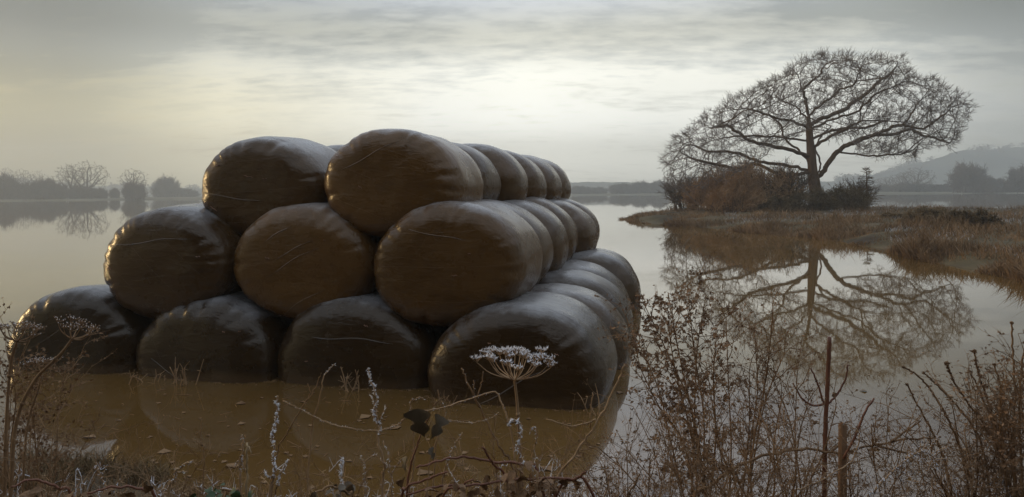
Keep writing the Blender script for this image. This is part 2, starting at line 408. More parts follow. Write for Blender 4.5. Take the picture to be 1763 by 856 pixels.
# far shore all along the background
def fshore(x):   # distance of the far waterline for a given azimuth tangent x
    return 270 + 90 * math.exp(-((x - 0.15) / 0.25) ** 2) + 12 * math.sin(x * 9)
def ffield(u, v):
    tx = -1.5 + 3.0 * u; y = fshore(tx) + (v ** 1.5) * (720 - fshore(tx))
    return (tx * y * 0.9, y, -0.3 + 1.1 * (1 - math.exp(-v * 9)) + 0.25 * nz(tx * 30, v * 6, 1, 2))
grid('field', ffield, 160, 24, MT['field'], 'far flooded meadow along the misty horizon')
def hillh(tx):
    pts = [(-1.6, 26), (-0.85, 20), (-0.65, 9), (-0.4, 6), (-0.1, 7), (0.1, 9), (0.3, 7), (0.5, 8), (0.57, 14), (0.65, 24), (0.73, 33), (0.82, 39), (1.0, 40), (1.6, 36)]
    for (a, ha), (b, hb) in zip(pts, pts[1:]):
        if a <= tx <= b:
            t = (tx - a) / (b - a); t = t * t * (3 - 2 * t); return ha + (hb - ha) * t
    return 8
def fhill(u, v):
    tx = -1.5 + 3.0 * u; y = 650 + 170 * v
    h = hillh(tx) * 1.3 * (math.sin(min(1, v * 1.25) * math.pi / 2) ** 1.5) * (1 + 0.12 * nz(tx * 8, v * 3, 1, 7)) + (1.6 * nz(tx * 60, v * 20, 1, 8) + 1.4 * nz(tx * 170, v * 50, 1, 6)) * v
    return (tx * y * 0.9, y, 0.2 + h)
grid('hills', fhill, 620, 30, MT['hill'], 'low hills fading into blue mist on the horizon')

# ------------------------------------------------------------------ bales
A = R(13.3)
U = Vector((math.sin(A), math.cos(A), 0)); V = Vector((math.cos(A), -math.sin(A), 0))
def bale_mesh(seed, a, b, ln, fine):
    rng = random.Random(seed)
    nt_, np_ = (150, 84) if fine else (64, 44)
    mb = MB(); off = rng.uniform(0, 90)
    p1 = rng.uniform(4.8, 5.8) if fine else rng.uniform(3.0, 3.6); lean = rng.uniform(-0.05, 0.05)
    folds = [(rng.uniform(0, 2 * math.pi), rng.uniform(0.025, 0.09), rng.uniform(0.003, 0.011)) for _ in range(44)]
    nsl = rng.uniform(1.05, 1.25)
    def pt(th, ph):
        cp, sp = math.cos(ph), math.sin(ph)
        ax = math.copysign(abs(cp) ** (2 / p1), cp); rr = abs(sp) ** (2 / p1)
        ct, st = math.cos(th), math.sin(th)
        e = 2.0 / 2.07
        x = a * math.copysign(abs(ct) ** e, ct) * rr
        z = b * math.copysign(abs(st) ** e, st) * rr
        y = ax * ln * 0.5
        x *= 1 + 0.05 * (-z / b)              # sags outwards low down
        q = Vector((x, y, z))
        d = 0.040 * noise.noise(q * 1.2 + Vector((off, 0, 0))) + 0.012 * noise.noise(q * 3.4 + Vector((0, off, 0))) + 0.004 * noise.noise(q * 8 + Vector((0, 0, off)))
        sh = math.exp(-((rr - 0.86) / 0.13) ** 2) * (1 if abs(ax) > 0.6 else 0.35)   # folds gather at the shoulder
        for f0, fw, fa in folds:
            dd = (th - f0 + math.pi) % (2 * math.pi) - math.pi
            d -= fa * sh * math.exp(-(dd / fw) ** 2)
        n = Vector((x / a ** 2, y / (ln * 0.5) ** 2 * 0.7, z / b ** 2))
        if n.length > 1e-6: q += n.normalized() * d
        q.x += lean * z
        return q
    mb.v.append(pt(0, 0))
    for j in range(1, np_):
        ph = math.pi * j / np_
        for i in range(nt_): mb.v.append(pt(2 * math.pi * i / nt_, ph))
    mb.v.append(pt(0, math.pi)); last = len(mb.v) - 1
    for i in range(nt_):
        i2 = (i + 1) % nt_
        mb.f.append((0, 1 + i2, 1 + i))
        for j in range(np_ - 2):
            k = 1 + j * nt_
            mb.f.append((k + i, k + i2, k + nt_ + i2, k + nt_ + i))
        k = 1 + (np_ - 2) * nt_
        mb.f.append((k + i, k + i2, last))
    return mb
ORD = ['first', 'second', 'third', 'fourth', 'fifth', 'sixth']
# front centre of every column: photo x, distance of the front, height of the centre, half width, half height
O4 = Vector((0.10, 5.36, 0))
cols = {
    'bottom': [(-4.20, 6.47, 0.19), (-2.81, 6.16, 0.17), (-1.44, 5.92, 0.19), (-0.03, 5.34, 0.21)],
    'middle': [(-3.25, 6.32, 0.995), (-1.92, 6.12, 1.015), (-0.60, 5.72, 1.04)],
    'top': [(-2.38, 6.42, 1.68), (-1.12, 6.00, 1.735)],
}
size = {'bottom': (0.735, 0.56), 'middle': (0.69, 0.545), 'top': (0.66, 0.50)}
colname = {'bottom': ['leftmost column', 'second column from the left', 'third column from the left', 'rightmost column'],
           'middle': ['left column', 'centre column', 'right column'], 'top': ['left column', 'right column']}
frontlab = {
    ('bottom', 0): 'dark wrapped bale at the far left front of the bottom layer, standing in water',
    ('bottom', 1): 'glossy dark bale second from left at the front of the bottom layer',
    ('bottom', 2): 'dark bale third from left at the waterline, orange glint on its left edge',
    ('bottom', 3): 'large front corner bale behind the frosted umbel, pale sky gleam on its top',
    ('middle', 0): 'dark brown bale at the left end of the middle layer, in front',
    ('middle', 1): 'brown round bale in the centre of the front with diagonal film creases',
    ('middle', 2): 'big smooth brown bale at the right end of the middle layer, in front',
    ('top', 0): 'dark bale at the front left of the top layer with torn film marks',
    ('top', 1): 'topmost brown bale at the front right of the top layer against the sky',
}
variants = {}
seed = 100
LEN = 1.085
for layer in ('bottom', 'middle', 'top'):
    a, b = size[layer]
    for ci, (x, y, z) in enumerate(cols[layer]):
        for di in range(6):
            rng = random.Random(seed); seed += 1
            front = di == 0
            key = (layer, seed % 4)
            if front: mbm = bale_mesh(seed, a, b, LEN + 0.04, True)
            elif key not in variants: variants[key] = bale_mesh(seed, a, b, LEN + 0.03, False).mesh('bale', MT['film'], True)
            c = Vector((x, y, z)) + U * (LEN * 0.5 + di * LEN * 0.985)
            if not front: c += V * rng.uniform(-0.08, 0.08) + Vector((0, 0, rng.uniform(-0.04, 0.03)))
            me = mbm.mesh('bale', MT['film'], True) if front else variants[key]
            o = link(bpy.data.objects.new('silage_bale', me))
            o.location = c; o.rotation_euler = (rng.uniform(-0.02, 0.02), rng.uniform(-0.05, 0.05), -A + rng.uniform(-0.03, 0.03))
            if not front: o.scale = (rng.uniform(.96, 1.03), rng.uniform(.95, 1.0), rng.uniform(.94, 1.04))
            if not front and rng.random() < 0.5: o.rotation_euler.z += math.pi
            shade_tone = {('top', 0): .075, ('top', 1): .135, ('middle', 0): .062, ('middle', 1): .135, ('middle', 2): .115, ('bottom', 0): .028, ('bottom', 1): .032, ('bottom', 2): .040, ('bottom', 3): .042}[(layer, ci)] if front else {'top': .085, 'middle': .075, 'bottom': .055}[layer] * rng.uniform(.75, 1.25)  # film colour of each bale, shade on the lower layers painted in
            shade_tone *= 0.82 if layer != 'bottom' else 0.8; o.color = (shade_tone, shade_tone * 0.47, shade_tone * 0.11, 1)
            if front: lab = frontlab[(layer, ci)]
            elif di == 5: lab = f'wrapped bale at the back end of the {layer} layer, {colname[layer][ci]}'
            else: lab = f'wrapped bale {ORD[di]} from front, {layer} layer, {colname[layer][ci]}'
            tag(o, lab, 'bale', f'wrapped bales in the {layer} layer')
            if front:
                # torn and scuffed film on the front of the left top bale, a few nicks elsewhere
                bv = BVHTree.FromPolygons([tuple(p) for p in mbm.v], mbm.f)
                tears = [(-0.05, 0.12, 0.10), (0.12, 0.10, 0.05), (-0.38, 0.22, 0.07), (-0.42, -0.18, 0.09), (-0.5, 0.02, 0.05)] if (layer, ci) == ('top', 0) else [(rng.uniform(-.5, .5), rng.uniform(-.1, .38), rng.uniform(.02, .05)) for _ in range(2)]
                for (tx_, tz_, tl) in tears:
                    an = rng.uniform(-0.5, 0.2); sm = MB(); ok = True
                    for q in range(6):
                        t_ = (q / 5 - .5) * tl
                        hit = bv.ray_cast(Vector((tx_ + math.cos(an) * t_, -2, tz_ + math.sin(an) * t_ + .004 * math.sin(q * 2.1))), Vector((0, 1, 0)))
                        if hit[0] is None: ok = False; break
                        wv = .0012 + .004 * math.sin(math.pi * q / 5) * rng.uniform(.5, 1)
                        sm.v += [hit[0] + Vector((0, .003, -wv)), hit[0] + Vector((0, -.009, 0)), hit[0] + Vector((0, .003, wv))]
                    if ok:
                        for q in range(5):
                            i_ = q * 3; sm.f += [(i_, i_ + 3, i_ + 4, i_ + 1), (i_ + 1, i_ + 4, i_ + 5, i_ + 2)]
                        link(bpy.data.objects.new('torn_film', sm.mesh('torn_film', MT['tear'])), o)
                # overlapping film edges lying on the round end
                bv = BVHTree.FromPolygons([tuple(p) for p in mbm.v], mbm.f)
                ns = 4 if (layer, ci) == ('middle', 1) else rng.choice((1, 2))
                base_ang = R(24) if (layer, ci) == ('middle', 1) else rng.uniform(-0.6, 1.2)
                for k in range(ns):
                    an = base_ang + rng.uniform(-0.12, 0.12); offs = rng.uniform(-0.26, 0.26) * (1 + 0.2 * k)
                    dv = Vector((math.cos(an), 0, math.sin(an))); nv = Vector((-math.sin(an), 0, math.cos(an)))
                    pts = []
                    t0, t1 = rng.uniform(-0.5, -0.15), rng.uniform(0.1, 0.48)
                    for q in range(15):
                        t = t0 + (t1 - t0) * q / 14
                        s0 = dv * t + nv * (offs + 0.01 * math.sin(t * 11 + k))
                        hit = bv.ray_cast(Vector((s0.x, -2, s0.z)), Vector((0, 1, 0)))
                        if hit[0] is not None: pts.append((hit[0], hit[1]))
                    if len(pts) < 6: continue
                    sm = MB()
                    for q, (p, n_) in enumerate(pts):
                        wv = 0.016 * math.sin(math.pi * q / (len(pts) - 1)) + 0.001
                        n2 = n_ if n_.y < 0 else -n_
                        sm.v += [p + n2 * -0.003, p + n2 * 0.0035 + nv * wv * 0.35, p + n2 * -0.003 + nv * wv]
                    for q in range(len(pts) - 1):
                        i = q * 3; sm.f += [(i, i + 3, i + 4, i + 1), (i + 1, i + 4, i + 5, i + 2)]
                    link(bpy.data.objects.new('film_edge', sm.mesh('film_edge', MT['film'], False)), o).color = o.color

# ------------------------------------------------------------------ trees
def colonize(nodes, par, att, step, infl, kill, iters, rng, jit=0.25, bias=Vector((0, 0, 0.05))):
    nch = [0] * len(nodes)
    for p in par:
        if p >= 0: nch[p] += 1
    att = list(att); stuck = 0
    for it in range(iters):
        kd = kdtree.KDTree(len(nodes))
        for i, p in enumerate(nodes): kd.insert(p, i)
        kd.balance()
        pull = {}; keep = []
        for a in att:
            co, i, d = kd.find(a)
            if d < kill: continue
            keep.append(a)
            if d < infl:
                v = (a - co) / d
                pull[i] = pull[i] + v if i in pull else v
        att = keep
        new = 0
        for i, v in pull.items():
            if nch[i] >= 3 or v.length < 1e-4: continue
            d = v.normalized() + rv(rng, jit) + bias
            if par[i] >= 0: d += (nodes[i] - nodes[par[i]]).normalized() * 0.35
            d.normalize()
            nodes.append(nodes[i] + d * step * rng.uniform(0.75, 1.2)); par.append(i); nch.append(0); nch[i] += 1; new += 1
        if not new or not att: break
    return nodes, par
def radii(nodes, par, tip, base):
    n = len(nodes); ch = [0] * n
    for p in par:
        if p >= 0: ch[p] += 1
    tips = sum(1 for c in ch if c == 0)
    e = max(1.8, math.log(max(tips, 2)) / math.log(base / tip))
    acc = [0.0] * n; order = sorted(range(n), key=lambda i: -i)
    # parents always come before children
    for i in order:
        if ch[i] == 0: acc[i] = tip ** e
        if par[i] >= 0: acc[par[i]] += acc[i]
    return [a ** (1 / e) for a in acc]
def tubes(nodes, par, rad, thick, mbig, mfine, root=0):
    n = len(nodes); kids = [[] for _ in range(n)]
    for i, p in enumerate(par):
        if p >= 0: kids[p].append(i)
    starts = [(root, -1)]
    while starts:
        i, p = starts.pop()
        chain = [] if p < 0 else [p]
        chain.append(i)
        while kids[i]:
            ks = sorted(kids[i], key=lambda k: -rad[k])
            for k in ks[1:]: starts.append((k, i))
            i = ks[0]; chain.append(i)
        pts = [nodes[c] for c in chain]; rr = [rad[c] for c in chain]
        if p >= 0: rr[0] = min(rr[0], rr[1] * 1.15)
        cut = 0
        while cut < len(rr) and rr[cut] >= thick: cut += 1
        if cut >= 2: mbig.tube(pts[:cut], rr[:cut], 8 if rr[0] > 0.1 else 5)
        if cut < len(rr):
            s = max(0, cut - 1); mfine.tube(pts[s:], rr[s:], 3, cap=False)
    return kids

# the oak: limbs traced from the photograph, twigs grown into the crown
OD = 45.0
rng = random.Random(11)
limbs = [  # (parent limb or -1, depth lean per metre, pixels)
    (-1, 0.0, [(1405, 362), (1404, 331), (1400, 305), (1399, 293), (1396, 258), (1393, 223), (1392, 203)]),
    (0, 0.30, [(1399, 290), (1389, 275), (1375, 258), (1359, 247), (1347, 228), (1343, 212), (1325, 200)]),
    (0, -0.35, [(1396, 272), (1373, 262), (1340, 254), (1317, 249), (1291, 242), (1268, 226), (1251, 216), (1222, 221)]),
    (0, 0.22, [(1396, 246), (1389, 243), (1350, 236), (1317, 235), (1280, 234), (1247, 237), (1215, 247)]),
    (0, -0.20, [(1393, 222), (1387, 219), (1364, 209), (1340, 204), (1324, 198), (1303, 192), (1286, 188), (1262, 190)]),
    (0, 0.35, [(1392, 205), (1380, 195), (1372, 185), (1360, 179), (1344, 172), (1325, 165)]),
    (0, -0.15, [(1392, 203), (1391, 193), (1388, 179), (1385, 162), (1380, 152), (1377, 137), (1368, 122)]),
    (6, -0.45, [(1383, 156), (1390, 147), (1401, 137), (1411, 129), (1420, 112)]),
    (0, -0.30, [(1392, 203), (1400, 192), (1420, 175), (1432, 168), (1447, 154), (1469, 145), (1478, 128), (1486, 112)]),
    (0, 0.30, [(1394, 216), (1410, 206), (1425, 201), (1454, 188), (1474, 173), (1498, 156), (1515, 139), (1532, 129), (1546, 108)]),
    (0, -0.22, [(1395, 224), (1412, 215), (1440, 203), (1474, 193), (1491, 178), (1510, 161), (1537, 149), (1556, 140)]),
    (0, 0.42, [(1396, 240), (1402, 237), (1425, 227), (1456, 221), (1474, 221), (1505, 216), (1530, 205)]),
    (0, -0.45, [(1397, 256), (1403, 252), (1427, 237), (1449, 225), (1470, 214), (1490, 207)]),
    (0, 0.05, [(1402, 308), (1412, 300), (1425, 284), (1437, 266), (1454, 252), (1474, 244), (1498, 235), (1518, 227), (1542, 217), (1557, 212), (1572, 193), (1579, 178), (1591, 168)]),
    (13, -0.30, [(1553, 213), (1562, 217), (1589, 221), (1604, 212), (1621, 200), (1638, 186), (1660, 176)]),
    (13, 0.35, [(1500, 234), (1528, 232), (1555, 227), (1567, 222), (1586, 232), (1610, 238), (1634, 246)]),
    (13, -0.30, [(1440, 264), (1474, 265), (1503, 269), (1537, 266), (1566, 262)]),
    (13, 0.28, [(1471, 245), (1472, 232), (1471, 222), (1466, 205), (1476, 192)]),
    (0, 0.35, [(1403, 306), (1412, 290), (1411, 272), (1404, 257), (1412, 236), (1430, 220)]),
    (0, -0.30, [(1399, 296), (1370, 300), (1335, 297), (1305, 283), (1270, 290), (1240, 285), (1205, 278), (1172, 262)]),
    (0, 0.25, [(1400, 300), (1372, 288), (1330, 282), (1300, 276), (1262, 262), (1225, 262), (1190, 250)]),
    (0, -0.25, [(1404, 342), (1370, 345), (1325, 351), (1285, 360), (1255, 364), (1215, 358)]),
]
nodes, par = [], []
first = []
def oak_pt(px, py, d): return P(px, py, OD + d)
for li, (pl, lean, px) in enumerate(limbs):
    pts = []
    n = len(px); acc = 0.0
    for i, (x, y) in enumerate(px):
        if i: acc += math.hypot(x - px[i - 1][0], y - px[i - 1][1]) * OD / F
        d0 = first[pl][2] if pl > 0 else 0.0
        d = d0 + lean * acc + (0.15 * rv(rng).x if i else 0)
        pts.append(oak_pt(x, y, d))
    sp = spline(pts, 4)
    if pl < 0:
        b = len(nodes); nodes += sp; par += [-1] + list(range(b, b + len(sp) - 1))
        first.append((b, len(nodes), 0.0))
    else:
        b0, b1, dd = first[pl]
        k = min(range(b0, b1), key=lambda i: (nodes[i] - sp[0]).length)
        b = len(nodes)
        sp = [p + Vector((rng.uniform(-1, 1), rng.uniform(-1, 1), rng.uniform(-1, 1))) * 0.05 for p in sp[1:]]
        nodes += sp; par += [k] + list(range(b, b + len(sp) - 1))
        first.append((b, len(nodes), dd + lean * acc * 0.5))
crown = [(1140, 266), (1150, 248), (1172, 228), (1200, 204), (1240, 180), (1270, 165), (1300, 150), (1332, 128), (1380, 104), (1420, 92), (1480, 95), (1552, 94), (1572, 122), (1610, 140), (1650, 158), (1680, 184), (1664, 215), (1640, 250), (1600, 262), (1565, 275), (1520, 272), (1470, 262), (1440, 240), (1405, 232), (1370, 246), (1320, 268), (1290, 300), (1240, 322), (1190, 332), (1148, 328), (1144, 292)]
def inside(x, y, poly):
    c = False; j = len(poly) - 1
    for i in range(len(poly)):
        xi, yi = poly[i]; xj, yj = poly[j]
        if (yi > y) != (yj > y) and x < (xj - xi) * (y - yi) / (yj - yi) + xi: c = not c
        j = i
    return c
att = []
while len(att) < 6500:
    x, y = rng.uniform(1138, 1682), rng.uniform(90, 334)
    rg = noise.noise(Vector((x * 0.045, y * 0.045, 3.7)))
    if not inside(x + 16 * rg, y + 12 * noise.noise(Vector((x * 0.04, y * 0.04, 9.1))), crown): continue
    # half depth of the crown at this pixel
    e = 1 - ((x - 1405) / 290) ** 2
    hd = 7.0 * math.sqrt(max(0.04, e))
    d = rng.uniform(-hd, hd)
    # sparse heart of the crown
    q = ((x - 1405) / 230) ** 2 + ((y - 250) / 130) ** 2 + (d / 8.0) ** 2
    if q < 0.35 and rng.random() < 0.75: continue
    if noise.noise(Vector((x * 0.021, y * 0.03, d * 0.22))) < -0.26: continue
    att.append(oak_pt(x, y, d))
nodes, par = colonize(nodes, par, att, 0.28, 6.0, 0.38, 70, rng, 0.22)
nn = len(nodes)
rad = radii(nodes, par, 0.010, 0.37)
# short end twigs
fine = MB(); big = MB()
kids = tubes(nodes, par, rad, 0.055, big, fine)
heart = P(1403, 285, OD)
for i in range(nn):
    if i > 60 and rad[i] < 0.026 and par[i] >= 0:
        out = nodes[i] - heart; out.y *= 0.6; out.normalize()
        d0 = (nodes[i] - nodes[par[i]]).normalized()
        for k in range(4 if not kids[i] else rng.choice((1, 2))):
            d = (d0 * 0.55 + out * 0.45 + rv(rng, 1.0) + Vector((0, 0, 0.15))).normalized() * rng.uniform(0.2, 0.6)
            m = nodes[i] + d * 0.5 + rv(rng, 0.06); e = nodes[i] + d
            fine.tube([nodes[i], m, e], [0.008, 0.007, 0.004], 3, cap=False)
            for q in range(2):
                s0 = nodes[i].lerp(m, rng.uniform(.3, 1)); d2 = (d.normalized() + rv(rng, 0.9)).normalized() * rng.uniform(.12, .3)
                fine.tube([s0, s0 + d2], [0.006, 0.004], 3, cap=False)
print('oak nodes', nn, 'fine faces', len(fine.f))
base = P(1405, 362, OD); base.z = 0.2
oak = tag(empty('oak_tree', base), 'wide bare oak with frosted twigs on the grassy tongue of land', 'tree')
big.build('trunk', MT['bark'], oak, smooth=True)
fine.build('crown', MT['twig'], oak)

def bare_tree(seed, h, w, n, tip, base_r, clear=0.25, step=None, mt=('farbark', 'fartwig'), flat=1.0):
    """bare winter tree of unit form: returns (trunk mesh, crown mesh)"""
    rng = random.Random(seed); step = step or h / 22
    nodes = [Vector((0, 0, 0))]; par = [-1]
    k = int(h * clear / step) + 1
    for i in range(k): nodes.append(nodes[-1] + Vector((rng.uniform(-.12, .12), rng.uniform(-.12, .12), 1)) * step); par.append(len(nodes) - 2)
    att = []
    while len(att) < n:
        p = rv(rng)
        z = h * (clear + (1 - clear) * (p.z * 0.5 + 0.5))
        att.append(Vector((p.x * w / 2 * rng.uniform(.85, 1.1), p.y * w / 2, z)))
    nodes, par = colonize(nodes, par, att, step, h, step * 1.1, 60, rng, 0.35)
    rad = radii(nodes, par, tip, base_r)
    b, f = MB(), MB()
    kd = tubes(nodes, par, rad, tip * 2.6, b, f)
    for i in range(len(nodes)):
        if not kd[i] and par[i] >= 0:
            d0 = (nodes[i] - nodes[par[i]]).normalized()
            for q in range(4):
                d = (d0 + rv(rng, 1.0)).normalized() * step * rng.uniform(.6, 1.4)
                f.tube([nodes[i], nodes[i] + d], [tip * .8, tip * .5], 3, cap=False)
    return b.mesh('trunk', MT[mt[0]], True), f.mesh('crown', MT[mt[1]])
def thicket(seed, w, d, h, stems, sub, tip, mts, leaves=0, leafsize=0.1, foot_k=0.22):
    """many-stemmed bush: (stem mesh, foliage mesh)"""
    rng = random.Random(seed); b, f = MB(), MB()
    for s in range(stems):
        a = rng.uniform(0, 2 * math.pi); r = math.sqrt(rng.random())
        foot = Vector((math.cos(a) * r * w * foot_k, math.sin(a) * r * d * foot_k, 0))
        a2 = a + rng.uniform(-.5, .5); r2 = math.sqrt(rng.random()) * 0.95
        top = Vector((math.cos(a2) * r2 * w / 2, math.sin(a2) * r2 * d / 2, h * math.sqrt(max(0.05, 1 - r2 * r2)) * rng.uniform(0.65, 1.0)))
        mid = foot.lerp(top, 0.5) + Vector((0, 0, h * 0.12)) + rv(rng, h * 0.07)
        pts = spline([foot, mid, top], 5)
        n = len(pts)
        b.tube(pts, [tip * 3.5 * (1 - 0.7 * i / n) for i in range(n)], 4)
        for k in range(sub):
            i = rng.randint(n // 4 if foot_k < .3 else 1, n - 1); o = pts[i]
            dr = ((top - foot).normalized() * 0.7 + rv(rng, 1.0)).normalized()
            ln = h * rng.uniform(0.12, 0.30)
            p1 = o + dr * ln * 0.5 + rv(rng, ln * 0.1); p2 = o + dr * ln + Vector((0, 0, ln * 0.12))
            if p2.z < 0.02: p2.z = 0.05
            f.tube([o, p1, p2], [tip * 1.3, tip, tip * 0.6], 3, cap=False)
            for q in range(3):
                o2 = o.lerp(p2, rng.uniform(.3, 1)); d2 = (dr + rv(rng, 1.0)).normalized() * ln * 0.5
                f.tube([o2, o2 + d2], [tip * .8, tip * .5], 3, cap=False)
            for q in range(leaves):
                c = o.lerp(p2, rng.uniform(0, 1.1)) + rv(rng, ln * 0.4)
                if c.z < 0.02: c.z = 0.05
                av = rv(rng).normalized() * leafsize; f.leaf(c, av, av.orthogonal().normalized() * leafsize * 0.55)
    return b.mesh('stem', MT[mts[0]], True), f.mesh('crown', MT[mts[1]])
def place(name, meshes, loc, sc, rz, label, cat, group=None, names=('trunk', 'crown')):
    o = empty(name, loc, rz); o.scale = sc if not isinstance(sc, (int, float)) else (sc, sc, sc)
    for nm, me in zip(names, meshes): link(bpy.data.objects.new(nm, me), o)
    return tag(o, label, cat, group)

# bushes round the foot of the oak
def landz(x, y):
    best = None
    hit = LANDBVH.ray_cast(Vector((x, y, 5)), Vector((0, 0, -1)))
    return hit[0].z if hit[0] is not None else 0.0
gm = bpy.data.objects['ground'].data
LANDBVH = BVHTree.FromPolygons([v.co.copy() for v in gm.vertices], [tuple(p.vertices) for p in gm.polygons])
def bush_at(px, Y, name, meshes, sc, rz, label, cat='bush', group='bushes at the foot of the oak', names=('stem', 'crown')):
    p = P(px, 350, Y); p.z = landz(p.x, p.y) - 0.05
    return place(name, meshes, p, sc, rz, label, cat, group, names)
tA = thicket(1, 5.0, 3.6, 2.5, 52, 30, 0.012, ('bark', 'rust'), 3, 0.05, 0.44)
tB = thicket(2, 3.6, 3.0, 1.9, 36, 28, 0.012, ('bark', 'olive'), 3, 0.05, 0.42)
tC = thicket(3, 4.5, 3.2, 2.6, 36, 20, 0.011, ('bark', 'fartwig'), 1, 0.04)
bush_at(1305, 42.5, 'bush', tA, (1.25, 1, 1.22), 0.3, 'broad rust brown bush left of the oak trunk')
bush_at(1235, 44.5, 'bush', tA, (1.1, 1, 1.05), 2.2, 'lower rust brown bush left of the broad one')
bush_at(1268, 41.0, 'bush', tA, (0.9, 0.9, 0.72), 3.9, 'low rust brown bush in front of the broad one')
bush_at(1180, 47.0, 'bush', tC, (1.0, 1, 0.95), 1.2, 'grey hazy bush at the left tip of the oak clump')
bush_at(1352, 43.0, 'bush', tC, (0.9, 1, 1.15), 4.2, 'loose twiggy bush just left of the oak trunk')
bush_at(1395, 41.5, 'bush', tB, (1.0, 1, 0.72), 0.9, 'dark bush in front of the oak trunk')
bush_at(1340, 40.5, 'bush', tB, (0.9, 0.8, 0.5), 3.4, 'low dark bush left of the trunk foot')
bush_at(1450, 42.5, 'bush', tB, (1.0, 1, 0.8), 2.0, 'dark bush right of the oak trunk')
bush_at(1478, 44.5, 'bush', tC, (0.7, 0.7, 0.75), 5.1, 'small bare bush at the right end of the oak clump')
# young conifer-like sapling
rng = random.Random(31); b, f = MB(), MB()
b.tube([Vector((0, 0, 0)), Vector((.04, 0, 1.4)), Vector((0.0, 0.03, 2.9))], [0.07, 0.05, 0.012], 6)
for k in range(70):
    z = 0.3 + 2.5 * rng.random(); a = rng.uniform(0, 6.28); ln = (3.1 - z) * 0.42 * rng.uniform(.6, 1.1)
    o = Vector((0.02, 0, z)); d = Vector((math.cos(a), math.sin(a), 0.12)) * ln
    f.tube([o, o + d * .5 + Vector((0, 0, .02)), o + d], [.018, .014, .008], 3, cap=False)
    for q in range(7):
        o2 = o + d * rng.uniform(.2, 1); f.tube([o2, o2 + (d.normalized() + rv(rng)) * .16], [.011, .006], 3, cap=False)
bush_at(1492, 43.5, 'sapling', (b.mesh('trunk', MT['bark'], True), f.mesh('crown', MT['olive'])), 0.95, 0.0, 'young upright sapling right of the oak trunk', 'sapling', None, ('trunk', 'crown'))
# dark mound of scrub on the grass to the right
tD = thicket(5, 3.4, 1.6, 0.62, 50, 22, 0.010, ('bark', 'olive'), 5, 0.05)
bush_at(1600, 26.0, 'bush', tD, (0.72, 1, 1.05), 0.2, 'low dark bush on the right hand grass', group='scrub on the right bank')
bush_at(1668, 24.5, 'bush', tD, (0.66, 1, 1.0), 2.8, 'low dark bush close to the right edge of the grass', group='scrub on the right bank')
bush_at(1535, 30.0, 'bush', tD, (0.55, 1, 0.6), 4.0, 'smallest dark bush on the grass below the sapling', group='scrub on the right bank')

# far trees
ft = [bare_tree(41, 10, 11, 420, 0.035, 0.42, 0.18), bare_tree(42, 10, 10, 380, 0.035, 0.40, 0.25),
      bare_tree(43, 10, 8, 340, 0.035, 0.34, 0.22)]
fb = [thicket(51, 10, 9, 7, 60, 26, 0.05, ('farbark', 'fartwig'), 3, 0.2, 0.40), thicket(52, 9, 8, 6, 54, 26, 0.05, ('farbark', 'fartwig'), 3, 0.2, 0.42)]
def far(px, top, Y, meshes, hbase, wpx, wbase, rz, label, cat='tree', group=None, names=('trunk', 'crown'), name='bare_tree', zb=0.3):
    p = P(px, 330, Y); p.z = zb
    hpx = (P(px, top, Y).z - zb)
    sxy = wpx * Y / F / wbase
    return place(name, meshes, p, (sxy, sxy, hpx / hbase), rz, label, cat, group, names)
gl, gr_, gc = 'misty trees on the left shore', 'misty trees on the right shore', 'misty trees behind the bales'
far(122, 282, 300, ft[1], 10, 60, 10, 0.4, 'left stem of the big bare tree pair on the far left shore', group=gl)
far(150, 276, 303, ft[0], 10, 72, 11, 1.9, 'tallest round bare tree on the far left shore', group=gl)
far(230, 291, 290, ft[2], 10, 50, 8, 2.6, 'thin bare tree rising out of the round brown bush', group=gl)
BN = ('stem', 'crown')
far(231, 315, 284, fb[0], 7, 38, 10, 0.2, 'round brown bush on the waterline left of the bales', 'bush', gl, BN, 'bush', -0.1)
far(286, 307, 370, fb[1], 6, 46, 9, 1.1, 'pale round bush nearest the bales on the left shore', 'bush', gl, BN, 'bush')
far(8, 303, 288, fb[0], 7, 52, 10, 2.2, 'dark bush at the left edge of the picture', 'bush', gl, BN, 'bush')
far(42, 317, 290, fb[1], 6, 40, 9, 3.0, 'low dark bush second from the left edge', 'bush', gl, BN, 'bush')
far(76, 309, 292, fb[0], 7, 44, 10, 4.1, 'brown bush left of the big bare tree pair', 'bush', gl, BN, 'bush')
far(103, 318, 294, fb[1], 6, 34, 9, 5.0, 'small brown bush under the left tree of the pair', 'bush', gl, BN, 'bush')
far(140, 321, 296, fb[0], 7, 46, 10, 0.9, 'brown bush under the tallest far tree', 'bush', gl, BN, 'bush')
far(172, 325, 310, fb[1], 6, 26, 9, 1.4, 'small pale bush right of the tallest far tree', 'bush', gl, BN, 'bush')
far(197, 325, 320, fb[0], 7, 20, 10, 2.4, 'tiny pale bush left of the round brown one', 'bush', gl, BN, 'bush')
for i, (x, t, wd, Y) in enumerate([(-30, 290, 44, 330), (12, 288, 36, 400), (40, 291, 34, 405), (66, 293, 32, 410)]):
    far(x, t, Y, ft[i % 3], 10, wd, (11, 10, 8)[i % 3], i * 1.3, ['tall grey tree just past the left edge', 'grey tree in the mist behind the leftmost bush', 'grey tree in the mist, second behind the left bushes', 'grey tree in the mist, third behind the left bushes'][i], group=gl)
far(320, 326, 400, fb[1], 6, 40, 9, 0.3, 'faint low bush beside the top left bale', 'bush', gl, BN, 'bush')
cl_ = ['faint bush just right of the top bales', 'faint second bush right of the top bales', 'faint broad bush midway between bales and oak', 'faint bush left of the oak clump', 'faint tree group touching the oak clump on its left']
